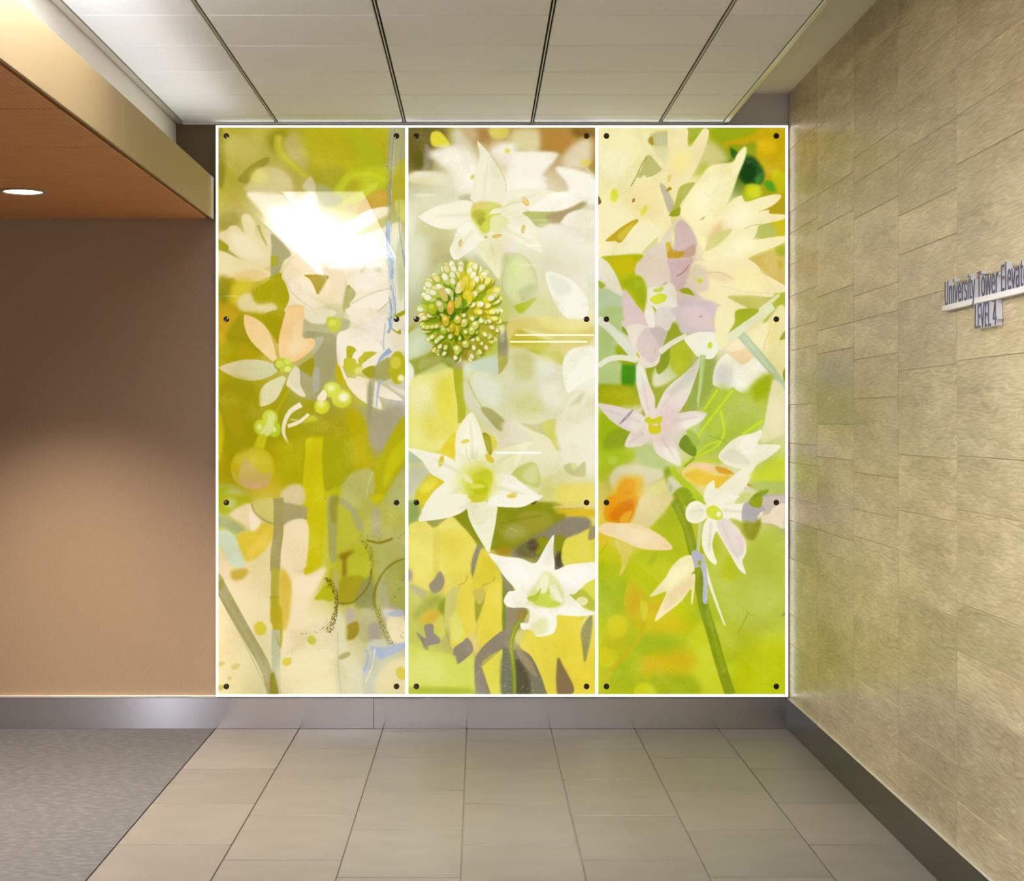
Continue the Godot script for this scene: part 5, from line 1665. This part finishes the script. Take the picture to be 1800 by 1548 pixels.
	p("c8a81c", 4, [105, 945, 190, 870, 240, 830, 330, 780, 365, 785, 300, 860, 230, 955, 180, 945])
	p("d4c43c", 5, [200, 900, 300, 820, 340, 790, 290, 870, 230, 940])
	p("7c5c10", 3, [50, 590, 75, 640, 50, 660])
	p("f5f0c8", 4, [220, 960, 340, 820, 440, 790, 540, 860, 500, 930, 420, 1020, 390, 1060, 60, 1055, 110, 950])
	p("d4d898", 4, [395, 1030, 500, 920, 510, 940, 480, 1000, 420, 1040])
	p("b8b4a0", 4, [530, 500, 580, 530, 640, 650, 640, 710, 600, 720, 560, 610], 0.9)
	p("b0b44c", 4, [610, 740, 650, 640, 690, 520, 800, 490, 760, 560, 690, 660, 680, 740, 640, 755])
	p("98a01c", 4, [600, 745, 660, 690, 690, 690, 680, 745], 0.9)
	p("a49010", 3, [580, 560, 600, 525, 625, 540])
	# big cream petal cluster at right
	p("f9f3c2", 5, [690, 720, 740, 600, 830, 480, 890, 390, 950, 350, 1090, 330, 1130, 270, 1180, 215, 1205, 225, 1190, 310, 1140, 430, 1110, 520, 1060, 640, 990, 760, 900, 930, 870, 1010, 830, 950, 780, 850, 710, 760])
	p("fdfad4", 24, [800, 620, 900, 470, 1040, 440, 1040, 600, 940, 720, 830, 740])
	p("f5eec0", 4, [870, 1030, 940, 880, 1020, 760, 1060, 650, 1160, 590, 1200, 640, 1330, 600, 1440, 580, 1475, 600, 1420, 660, 1330, 710, 1380, 700, 1385, 730, 1500, 740, 1490, 775, 1350, 810, 1300, 825, 1280, 890, 1250, 935, 1400, 915, 1500, 905, 1500, 950, 1400, 1000, 1290, 1040, 1180, 1085, 1060, 1100, 880, 1090])
	p("fbf6d4", 16, [1020, 760, 1180, 660, 1260, 740, 1200, 820, 1080, 840])
	p("fbf8d0", 14, [1000, 980, 1180, 900, 1300, 960, 1160, 1050, 1040, 1060])
	p("e6b880", 12, [900, 940, 960, 830, 1010, 780, 1020, 850, 960, 960], 0.7)
	p("d8d88c", 6, [880, 1020, 940, 900, 1090, 850, 1040, 920, 960, 990])
	l("b8a058", 2, 5, [1190, 850, 1240, 825, 1300, 815], 0.7)
	l("c09850", 2, 4, [1300, 720, 1340, 700, 1380, 705], 0.7)
	l("c8b070", 2, 4, [1060, 650, 1110, 620, 1150, 590], 0.6)
	p("c0a060", 4, [840, 780, 880, 750, 870, 775], 0.7)
	p("f4e9bc", 4, [770, 1130, 880, 1095, 1060, 1105, 1190, 1085, 1260, 1110, 1310, 1160, 1320, 1190, 1500, 1290, 1500, 1340, 1420, 1350, 1400, 1380, 1200, 1360, 1060, 1370, 1100, 1410, 1230, 1475, 1180, 1478, 1000, 1440, 870, 1400, 800, 1310])
	p("f8efb4", 16, [1100, 1180, 1260, 1160, 1370, 1290, 1260, 1330, 1120, 1280])
	p("e6d4a8", 10, [860, 1180, 1000, 1180, 1120, 1230, 1000, 1260], 0.7)
	l("b89c70", 2, 4, [900, 1190, 1000, 1190, 1090, 1240], 0.6)
	l("d8b880", 2, 4, [1000, 1290, 1200, 1340, 1380, 1350], 0.5)
	l("e8e8c0", 3, 50, [1230, 1560, 1340, 1460, 1460, 1360], 0.95, 24)
	# pink petals in the middle
	p("e2dcc4", 5, [540, 930, 640, 800, 680, 760, 620, 900, 640, 960, 580, 970])
	p("d4bcc0", 5, [650, 960, 650, 830, 700, 780, 770, 840, 820, 960, 790, 1000, 700, 1030, 640, 1030])
	p("c4a494", 5, [590, 1000, 700, 1020, 800, 970, 790, 1060, 640, 1080, 590, 1075])
	p("c0981c", 6, [580, 970, 610, 960, 630, 1020, 720, 1030, 690, 1070, 590, 1075])
	p("d8bc30", 5, [575, 965, 610, 960, 605, 1010, 585, 1030])
	p("dfd2c8", 5, [340, 1140, 400, 1060, 500, 970, 570, 970, 590, 1080, 620, 1200, 600, 1280, 520, 1300, 440, 1290, 390, 1220, 340, 1200])
	p("ddd0c0", 10, [350, 1160, 460, 1060, 560, 1040, 580, 1180, 480, 1230])
	p("cfb4bc", 5, [590, 1085, 700, 1085, 790, 1075, 770, 1150, 740, 1260, 680, 1340, 620, 1300, 610, 1180])
	l("8c6458", 3, 7, [755, 1130, 720, 1180, 660, 1220], 0.8)
	p("e0d0bc", 8, [740, 1260, 800, 1130, 900, 1180, 900, 1330, 800, 1330])
	p("d8c8c8", 8, [660, 1370, 780, 1320, 860, 1390, 980, 1440, 980, 1560, 640, 1560])
	p("cfbcc4", 14, [660, 1400, 940, 1440, 960, 1560, 680, 1560])
	p("98a810", 3, [685, 1320, 750, 1310, 800, 1365, 760, 1360, 700, 1345])
	e("c8dc2c", 4, 840, 1250, 22, 18)
	p("98ac20", 4, [530, 1300, 580, 1265, 580, 1280, 550, 1305])
	p("e8e4dc", 5, [410, 1420, 440, 1310, 520, 1300, 620, 1270, 660, 1370, 650, 1560, 520, 1560, 480, 1450, 420, 1470])
	p("d0dc2c", 4, [455, 1390, 520, 1355, 580, 1365, 570, 1410, 510, 1435, 470, 1420])
	p("a8b80c", 3, [475, 1455, 515, 1500, 495, 1550, 485, 1530])
	p("bccc30", 5, [480, 1320, 560, 1300, 540, 1340, 490, 1340], 0.8)
	# yellow-green gap on the left and pale petal
	p("b4bc10", 7, [70, 1070, 200, 1055, 400, 1050, 340, 1130, 340, 1200, 390, 1230, 430, 1340, 410, 1490, 420, 1548, 380, 1500, 280, 1340, 230, 1310, 180, 1190, 130, 1110])
	p("c8bc10", 10, [140, 1080, 330, 1070, 320, 1180, 220, 1200, 170, 1150])
	p("9cb010", 10, [230, 1260, 390, 1230, 420, 1380, 400, 1460, 320, 1340])
	p("e6e4d4", 4, [50, 1080, 110, 1100, 190, 1210, 240, 1340, 250, 1380, 150, 1330, 50, 1260])
	p("b9ccaa", 10, [50, 1310, 180, 1350, 250, 1400, 250, 1560, 50, 1560])
	p("9cb838", 6, [50, 1250, 110, 1290, 60, 1310])
	p("dcc8cc", 4, [245, 1330, 300, 1370, 370, 1470, 420, 1560, 250, 1560])
	# --- middle third
	sec(1040, 540, 4.4222)
	p("adc480", 12, [50, 60, 240, 0, 250, 110, 190, 300, 190, 600, 50, 600])
	p("3c8c08", 10, [240, 430, 340, 430, 330, 640, 240, 640])
	p("98ac0c", 8, [200, 290, 340, 380, 350, 440, 240, 440, 190, 380])
	p("84a80c", 6, [235, 160, 250, 140, 290, 220, 240, 190])
	l("dce0d4", 4, 60, [50, 90, 160, 180, 260, 290, 340, 390], 0.97, 70)
	p("94a414", 8, [600, 130, 690, 150, 720, 240, 600, 330, 560, 400, 500, 460, 470, 560, 500, 620, 640, 560, 840, 390, 880, 400, 820, 780, 680, 820, 400, 840, 380, 760, 50, 740, 50, 600, 350, 600, 420, 470, 530, 330])
	p("b0bc18", 10, [610, 340, 720, 250, 790, 350, 760, 450, 680, 530, 620, 470])
	p("84980c", 6, [540, 330, 600, 300, 600, 440, 520, 520, 500, 440])
	p("a8ac0c", 14, [60, 640, 300, 630, 380, 760, 120, 760])
	p("98ac4c", 12, [850, 400, 960, 380, 950, 620, 850, 780, 720, 800])
	# pink hanging flower
	p("dbc6c8", 4, [250, 0, 370, 0, 440, 140, 430, 200, 270, 170, 230, 110, 260, 100])
	p("e6ddd2", 4, [270, 150, 360, 130, 450, 150, 560, 160, 590, 180, 545, 320, 515, 440, 410, 470, 340, 400, 320, 320, 290, 230])
	p("d4c4c8", 7, [370, 220, 440, 160, 540, 300, 480, 430, 390, 380, 350, 300])
	p("c4b8b8", 5, [450, 160, 530, 155, 585, 190, 540, 310, 500, 250])
	p("ece6e4", 3, [410, 30, 480, 10, 490, 150, 440, 140])
	p("dcd6d2", 4, [490, 120, 510, 10, 620, 0, 640, 60, 600, 180, 540, 150])
	p("b8c41c", 3, [350, 345, 372, 375, 372, 395, 350, 370])
	p("b8c41c", 3, [490, 320, 500, 330, 495, 370], 0.7)
	l("e4e4da", 3, 46, [530, 350, 620, 280, 740, 215], 0.97, 36)
	l("e2e6d4", 3, 40, [50, 460, 130, 405, 230, 390, 350, 410], 1.0, 46)
	p("d0c4cc", 6, [640, 0, 970, 0, 970, 190, 880, 210, 780, 200, 700, 200, 660, 100])
	p("dcc8d0", 10, [700, 20, 900, 20, 930, 160, 760, 150])
	p("e0c8a0", 6, [920, 90, 950, 80, 950, 160, 930, 160], 0.7)
	e("988c80", 3, 850, 70, 14, 5)
	# white cap flower and cream right side
	p("eff2e4", 4, [720, 240, 800, 200, 870, 190, 960, 200, 1000, 280, 950, 390, 880, 400, 820, 380, 760, 310])
	e("c8e020", 4, 920, 295, 18, 26, 10)
	p("f1eaba", 5, [960, 200, 980, 0, 1140, 0, 1120, 90, 1060, 230, 1080, 270, 1000, 330])
	p("a4b420", 4, [1120, 30, 1200, 10, 1300, 20, 1230, 90, 1060, 220, 1110, 120])
	l("e2e8c8", 3, 60, [1060, 240, 1190, 150, 1340, 50, 1420, 0], 0.97, 70)
	p("e9e3a8", 6, [1190, 220, 1290, 110, 1390, 40, 1505, 10, 1505, 520, 1400, 490, 1280, 330])
	p("f4edc0", 12, [1230, 210, 1380, 90, 1400, 200, 1360, 330, 1260, 300])
	p("eedc90", 10, [1380, 100, 1440, 90, 1430, 240, 1370, 290], 0.8)
	l("d0a468", 3, 6, [1390, 180, 1350, 260, 1340, 330], 0.5)
	p("b0b850", 5, [1330, 110, 1440, 0, 1400, 60, 1360, 110])
	p("a0a830", 4, [1460, 250, 1505, 180, 1505, 240])
	p("90a010", 4, [1485, 520, 1505, 470, 1505, 590])
	# two white bells
	p("eef0e0", 4, [945, 530, 970, 440, 1040, 360, 1100, 370, 1170, 440, 1250, 390, 1330, 440, 1370, 520, 1300, 590, 1210, 665, 1150, 660, 1090, 620, 1050, 690, 980, 620, 945, 600])
	p("d6d8d0", 12, [950, 560, 1000, 440, 1090, 480, 1080, 610, 1000, 620])
	p("f6f8ec", 14, [1120, 520, 1240, 420, 1330, 480, 1240, 600, 1150, 620])
	p("eed8ac", 4, [1060, 350, 1160, 290, 1250, 380, 1175, 445, 1110, 400])
	p("f4eccc", 5, [1040, 330, 1100, 270, 1170, 230, 1210, 300, 1120, 340], 0.9)
	l("b4c8a8", 4, 70, [1160, 210, 1290, 360, 1410, 500, 1505, 650], 0.9, 60)
	l("c8d8bc", 3, 20, [1180, 220, 1300, 370, 1410, 510], 0.7)
	# grounds
	p("aac438", 12, [980, 620, 1090, 640, 1170, 670, 1380, 520, 1390, 800, 1340, 900, 1140, 990, 900, 960, 860, 800])
	p("b0c050", 20, [1030, 720, 1240, 700, 1340, 850, 1180, 950, 1020, 900])
	p("a0b40c", 12, [1240, 620, 1390, 520, 1390, 640, 1290, 740])
	p("9cb80c", 14, [50, 820, 200, 890, 310, 980, 260, 1030, 260, 1100, 130, 1180, 50, 1250])
	p("8ca41c", 8, [100, 1020, 200, 940, 300, 980, 260, 1080, 110, 1120])
	p("a8c020", 14, [80, 1120, 350, 1100, 340, 1180, 180, 1240, 60, 1360, 50, 1250])
	p("b8d05c", 14, [130, 1170, 200, 1160, 190, 1220, 140, 1220], 0.7)
	p("b4c880", 12, [340, 1110, 470, 1060, 600, 1220, 590, 1300, 380, 1240])
	p("e4e0b4", 7, [1310, 1030, 1340, 900, 1390, 640, 1420, 560, 1505, 660, 1505, 960, 1440, 1010, 1350, 1050])
	p("ece6c0", 16, [1380, 760, 1460, 700, 1490, 900, 1400, 980])
	l("b4cc80", 3, 50, [865, 370, 850, 560, 825, 780], 0.9, 14)
	l("c8d8a8", 3, 14, [860, 380, 840, 600, 822, 740], 0.7)
	# thin lime stems radiating
	for a in [[[700, 1240, 800, 1160, 900, 1070, 1000, 1040], 22], [[800, 1170, 960, 1090, 1020, 1010, 1030, 940, 1000, 800], 26], [[800, 1160, 830, 1000, 960, 820, 1100, 640], 26], [[740, 1000, 850, 830, 980, 640], 24], [[700, 1230, 900, 1190, 1100, 1210], 22], [[1170, 990, 1330, 880], 34], [[720, 1220, 640, 1180], 20]]:
		l("b8d41c", 4, a[1], a[0], 0.95)
		l("d0e44c", 3, a[1] * 0.35, a[0], 0.7)
	p("6f8c14", 4, [680, 1080, 730, 990, 800, 1070, 815, 1120, 790, 1160])
	p("98b440", 6, [740, 960, 800, 970, 840, 1050, 790, 1080], 0.8)
	l("788c28", 2, 4, [910, 1000, 1010, 1030, 1110, 1100], 0.7)
	l("98a450", 2, 4, [1130, 1130, 1180, 1160, 1230, 1220], 0.6)
	l("7c9820", 3, 16, [720, 1240, 800, 1170], 0.8)
	# pink star
	p("e0d6d6", 3, [50, 755, 130, 755, 260, 785, 340, 810, 410, 855, 400, 930, 320, 965, 260, 950, 190, 910, 120, 850])
	p("e6e0da", 8, [330, 830, 410, 870, 390, 940, 300, 940])
	p("989494", 3, [210, 915, 250, 860, 310, 800, 325, 800, 280, 860])
	p("e4dad6", 3, [352, 445, 410, 480, 450, 600, 490, 700, 498, 790, 540, 700, 600, 610, 700, 530, 780, 460, 840, 390, 830, 480, 760, 680, 700, 790, 670, 825, 780, 805, 870, 815, 895, 835, 830, 900, 720, 950, 600, 970, 570, 980, 630, 1040, 670, 1130, 695, 1235, 610, 1200, 520, 1150, 480, 1080, 468, 1010, 400, 1070, 270, 1088, 265, 1040, 310, 965, 400, 930, 420, 850, 380, 740, 352, 600])
	p("e8ece0", 5, [355, 450, 410, 480, 420, 540, 390, 610, 355, 630])
	p("d0d0c8", 10, [580, 660, 700, 550, 820, 410, 810, 500, 740, 620, 620, 680])
	p("e4ced2", 12, [520, 780, 650, 740, 680, 830, 620, 960, 540, 930])
	p("e4d0d4", 10, [490, 1000, 600, 1010, 620, 1060, 530, 1080], 0.8)
	p("ecece0", 8, [560, 1090, 660, 1110, 685, 1220, 590, 1180])
	p("eceae2", 8, [700, 900, 860, 830, 840, 890, 720, 940])
	l("d0c0c4", 2, 4, [400, 930, 350, 980, 290, 1060], 0.7)
	p("ccd018", 4, [410, 880, 440, 850, 470, 870, 500, 860, 545, 845, 545, 890, 530, 900, 540, 950, 520, 980, 460, 980, 440, 940, 440, 905])
	e("e2d4c0", 3, 495, 915, 24, 14)
	e("d8d000", 4, 490, 950, 44, 26)
	for a in [[440, 800, 390, 540], [560, 760, 800, 450], [640, 880, 840, 850], [380, 890, 120, 800], [400, 970, 290, 1060], [540, 1010, 660, 1190]]:
		l("d6c6cc", 6, 30, a, 0.5, 8)
		l("b9a8b0", 2, 4, a, 0.35, 2)
	# orange blossom at lower left
	p("d8d4b0", 8, [140, 1320, 200, 1240, 340, 1220, 480, 1250, 590, 1270, 560, 1320, 440, 1380, 370, 1480, 200, 1440, 160, 1400])
	p("e0b838", 12, [150, 1460, 200, 1350, 260, 1310, 390, 1320, 400, 1440, 330, 1548, 130, 1548])
	p("e4a018", 10, [190, 1440, 260, 1340, 340, 1360, 320, 1460, 240, 1548, 170, 1548])
	p("dc8410", 10, [200, 1480, 270, 1430, 330, 1480, 320, 1548, 190, 1548])
	p("e0dc94", 8, [400, 1500, 460, 1400, 580, 1330, 620, 1390, 600, 1500, 540, 1560, 390, 1560])
	p("8ca410", 8, [560, 1270, 600, 1240, 620, 1300, 600, 1380, 580, 1350])
	p("d8d8cc", 8, [600, 1310, 690, 1360, 700, 1390, 620, 1470, 590, 1400], 0.9)
	p("b4b8a0", 6, [600, 1370, 630, 1390, 620, 1440, 600, 1420], 0.8)
	l("b0cc14", 4, 40, [620, 1240, 680, 1330, 760, 1400, 850, 1500], 0.9, 60)
	p("88a010", 7, [600, 1548, 640, 1440, 700, 1400, 760, 1420, 800, 1500, 730, 1548])
	# orange bud
	p("ecd884", 5, [700, 1280, 780, 1210, 880, 1205, 980, 1240, 1100, 1300, 1050, 1360, 980, 1420, 920, 1400, 820, 1380, 740, 1340])
	p("e8c438", 8, [720, 1300, 830, 1260, 960, 1310, 1080, 1310, 980, 1410, 900, 1390, 800, 1370])
	p("f0ccb0", 6, [750, 1220, 860, 1210, 960, 1240, 1000, 1280, 880, 1260], 0.8)
	p("dca02c", 6, [960, 1240, 1040, 1250, 1110, 1295, 1000, 1290])
	p("d4781c", 3, [1210, 1370, 1250, 1380, 1280, 1405, 1220, 1390])
	p("dcd4c0", 5, [1180, 1400, 1290, 1410, 1260, 1430, 1190, 1420])
	# white flower, right
	p("f0efdc", 3, [985, 1160, 1040, 1080, 1130, 1010, 1260, 975, 1320, 950, 1320, 1000, 1290, 1060, 1360, 1065, 1470, 1075, 1400, 1150, 1310, 1210, 1270, 1240, 1230, 1340, 1170, 1430, 1130, 1500, 1100, 1520, 960, 1540, 880, 1500, 875, 1440, 900, 1380, 950, 1345, 970, 1410, 1060, 1340, 1160, 1260, 1130, 1250, 1040, 1220])
	p("e0e0d0", 8, [1000, 1160, 1090, 1100, 1200, 1150, 1230, 1230, 1100, 1210])
	p("f6f5ea", 12, [1130, 1060, 1260, 1000, 1280, 1100, 1220, 1160])
	l("b8bca0", 2, 4, [1120, 1130, 1200, 1180, 1230, 1230], 0.5)
	p("c8d834", 12, [1240, 1300, 1400, 1200, 1505, 1150, 1505, 1350, 1360, 1420, 1260, 1380])
	p("b0c060", 8, [1230, 1360, 1505, 1360, 1505, 1420, 1300, 1430])
	p("7f9814", 5, [1220, 1500, 1300, 1430, 1380, 1420, 1330, 1480, 1310, 1548, 1240, 1548])
	p("a8c81c", 8, [800, 1420, 880, 1520, 900, 1548, 800, 1548])
	p("c8d480", 8, [1150, 1450, 1240, 1440, 1220, 1500, 1120, 1530])
	# --- lower third
	sec(1040, 870, 4.1838)
	p("a4b808", 16, [410, 250, 560, 60, 620, 0, 700, 100, 700, 420, 540, 500, 440, 560, 300, 500])
	p("9cb008", 12, [46, 500, 200, 560, 260, 640, 240, 800, 46, 780])
	p("8fac10", 16, [50, 640, 250, 620, 240, 820, 120, 900, 50, 860])
	p("b8c41c", 14, [300, 500, 540, 480, 440, 730, 420, 790, 330, 660])
	p("a8bc60", 16, [920, 500, 1420, 240, 1420, 900, 1200, 1000, 1000, 900, 860, 620])
	p("b0c478", 24, [1150, 650, 1330, 620, 1380, 800, 1260, 900, 1120, 820])
	p("a8b820", 16, [990, 440, 1060, 500, 1060, 620, 940, 600])
	p("b4c450", 20, [900, 940, 1020, 960, 1100, 1100, 980, 1180])
	p("c4d034", 14, [760, 960, 850, 980, 980, 1460, 800, 1460, 700, 1200])
	p("b8cc4c", 12, [1010, 1240, 1180, 1230, 1160, 1340, 1020, 1340])
	p("b4c008", 16, [1100, 1180, 1425, 1080, 1425, 1465, 1040, 1465])
	p("8aac10", 20, [260, 1050, 600, 1020, 720, 1130, 500, 1180, 330, 1180])
	p("d4a40c", 16, [400, 1180, 720, 1160, 760, 1270, 500, 1290, 350, 1340, 380, 1240])
	p("d0b80c", 14, [330, 860, 480, 780, 640, 900, 700, 1000, 480, 1000, 370, 1000])
	p("d8a818", 14, [420, 800, 520, 790, 500, 860, 440, 870])
	p("8fa80c", 16, [100, 1300, 220, 1200, 330, 1260, 340, 1400, 200, 1420, 100, 1400])
	p("8ca00c", 14, [440, 1340, 720, 1320, 800, 1465, 480, 1465])
	e("d4c818", 10, 190, 965, 80, 88)
	e("ccc418", 10, 120, 1190, 72, 80)
	e("ccd024", 10, 390, 1440, 80, 60)
	p("b4ac10", 12, [80, 1060, 200, 1070, 280, 1010, 240, 1120, 110, 1120])
	p("d2d600", 16, [46, 60, 500, 250, 900, 100, 1425, 300, 1425, 1465, 46, 1465], 0.3)
	# main stem
	l("84980c", 4, 70, [590, 0, 690, 200, 740, 380, 780, 560, 820, 800, 880, 1000, 950, 1250, 1020, 1465], 1.0, 78)
	l("94a818", 4, 26, [620, 60, 710, 300, 780, 560, 840, 820, 920, 1100, 980, 1300], 0.7)
	p("6f840c", 6, [790, 560, 830, 560, 850, 800, 830, 850, 800, 740], 0.6)
	for k in 14:
		e("98a838", 2, 850 + k * 12 - 20, 800 + k * 46, 8, 6, 0, 0.6)
	# orange blossom with cream petals
	p("e0d49c", 8, [300, 200, 340, 60, 400, 0, 600, 0, 560, 90, 480, 180, 410, 240, 320, 210])
	p("e49c10", 8, [90, 130, 110, 40, 150, 0, 330, 0, 325, 100, 280, 200, 200, 230, 110, 190])
	p("d87c08", 8, [130, 160, 200, 60, 310, 30, 290, 150, 210, 200])
	p("e8b430", 6, [220, 150, 300, 110, 260, 200, 210, 200], 0.8)
	p("d8c020", 8, [50, 280, 160, 330, 100, 380, 50, 360])
	p("d8c85c", 5, [160, 330, 300, 390, 280, 450, 250, 530, 215, 590, 205, 575, 220, 470])
	p("efd8ac", 3, [50, 250, 90, 205, 200, 205, 330, 210, 440, 255, 540, 320, 594, 395, 480, 405, 350, 390, 200, 325, 80, 285])
	p("f2e0bc", 10, [180, 230, 340, 240, 450, 310, 360, 350, 220, 300])
	l("7c9c08", 3, 5, [60, 430, 120, 350], 0.6)
	# white flower continuing from above
	p("8a980c", 5, [680, 50, 760, 30, 760, 90, 700, 80])
	p("f3f2e2", 3, [690, 120, 720, 60, 780, 42, 840, 70, 840, 0, 1080, 0, 1040, 40, 960, 70, 1060, 65, 1180, 70, 1260, 110, 1210, 190, 1100, 190, 1010, 170, 1080, 250, 1130, 340, 1136, 420, 1110, 490, 1135, 580, 1080, 540, 1010, 420, 940, 300, 915, 270, 890, 350, 900, 430, 920, 490, 905, 512, 850, 460, 810, 360, 820, 230, 850, 170, 800, 200, 740, 205, 700, 180])
	p("e4dcdc", 6, [920, 200, 990, 170, 1080, 270, 1120, 420, 1050, 450, 960, 310])
	p("ecccd0", 8, [1060, 310, 1100, 290, 1130, 370, 1100, 400], 0.8)
	p("e9ead2", 8, [700, 130, 790, 70, 830, 140, 760, 190])
	p("d4e040", 4, [845, 100, 900, 75, 950, 110, 965, 160, 930, 185, 880, 170, 850, 150])
	e("f0f0d8", 4, 935, 140, 18, 20)
	for a in [[880, 200, 860, 420], [950, 200, 1080, 480], [960, 110, 1180, 130], [820, 110, 720, 120]]:
		l("dcd8c8", 6, 30, a, 0.5, 8)
		l("b8b49c", 2, 4, a, 0.35, 2)
	p("aeaab4", 4, [1110, 90, 1140, 50, 1240, 20, 1270, 0, 1425, 0, 1425, 60, 1330, 100, 1240, 130, 1210, 200, 1110, 190], 0.95)
	p("c9bcb4", 6, [1250, 30, 1400, 0, 1425, 60, 1300, 120])
	p("90a40c", 4, [1160, 50, 1250, 10, 1240, 90, 1180, 80])
	p("ecdcc8", 4, [1220, 150, 1300, 140, 1340, 90, 1425, 70, 1425, 240, 1330, 210, 1250, 200])
	p("8c9018", 8, [1100, 200, 1200, 200, 1240, 170, 1240, 240, 1190, 330, 1130, 310])
	p("98a828", 8, [1020, 180, 1100, 200, 1120, 300, 1080, 240], 0.8)
	l("c8d4b0", 3, 26, [800, 200, 790, 320, 780, 420], 0.8)
	# hanging flower with grey-blue stem
	p("f2ebbc", 3, [430, 748, 460, 700, 540, 610, 580, 540, 650, 465, 720, 440, 750, 470, 758, 550, 760, 640, 742, 795, 730, 790, 730, 690, 660, 780, 560, 860, 466, 928, 500, 830, 550, 715, 500, 725])
	p("f0dcb0", 10, [560, 720, 700, 620, 740, 560, 750, 640, 650, 760, 540, 850])
	p("f6f2c4", 10, [600, 560, 690, 480, 730, 500, 660, 620, 560, 680])
	l("eaead8", 3, 34, [810, 440, 850, 590, 910, 770, 980, 958], 1.0, 12)
	p("b0b4cc", 3, [735, 420, 780, 410, 830, 460, 850, 600, 852, 780, 835, 800, 815, 770, 820, 620, 800, 530, 760, 530])
	p("98ac0c", 3, [780, 490, 800, 475, 805, 515, 785, 515])
	p("8c9c0c", 3, [735, 580, 775, 540, 800, 540, 800, 590, 760, 575])
	l("c8ccdc", 3, 10, [830, 560, 840, 700, 836, 780], 0.7)
	# yellow bud on the curved stem
	l("c8b40c", 4, 34, [375, 900, 370, 1000, 300, 1120, 180, 1240, 90, 1370], 1.0, 22)
	p("c8bc10", 4, [285, 620, 360, 680, 415, 760, 430, 850, 400, 920, 340, 945, 280, 910, 245, 830, 240, 740])
	p("d4b00c", 8, [260, 760, 320, 700, 350, 800, 320, 880, 270, 840], 0.8)
	p("d4cc2c", 6, [360, 780, 410, 800, 410, 900, 370, 910])
	# twig marks
	l("8a9a10", 2, 5, [1140, 850, 1165, 880, 1190, 888], 0.7)
	l("8a9a10", 2, 6, [1150, 870, 1110, 950, 1070, 1020], 0.7)
	l("98ac50", 2, 4, [1400, 290, 1420, 160], 0.5)
	p("8ca030", 4, [1390, 890, 1425, 850, 1425, 880], 0.7)
	p("98ac08", 8, [410, 500, 480, 420, 470, 480, 430, 520], 0.5)
	# small pencilled mark in the corner
	dots("6f8008", 3, [1240, 1387, 1268, 1386], 2, 4, r, 0.8)
	dots("6f8008", 3, [1278, 1387, 1308, 1388], 2, 4, r, 0.8)
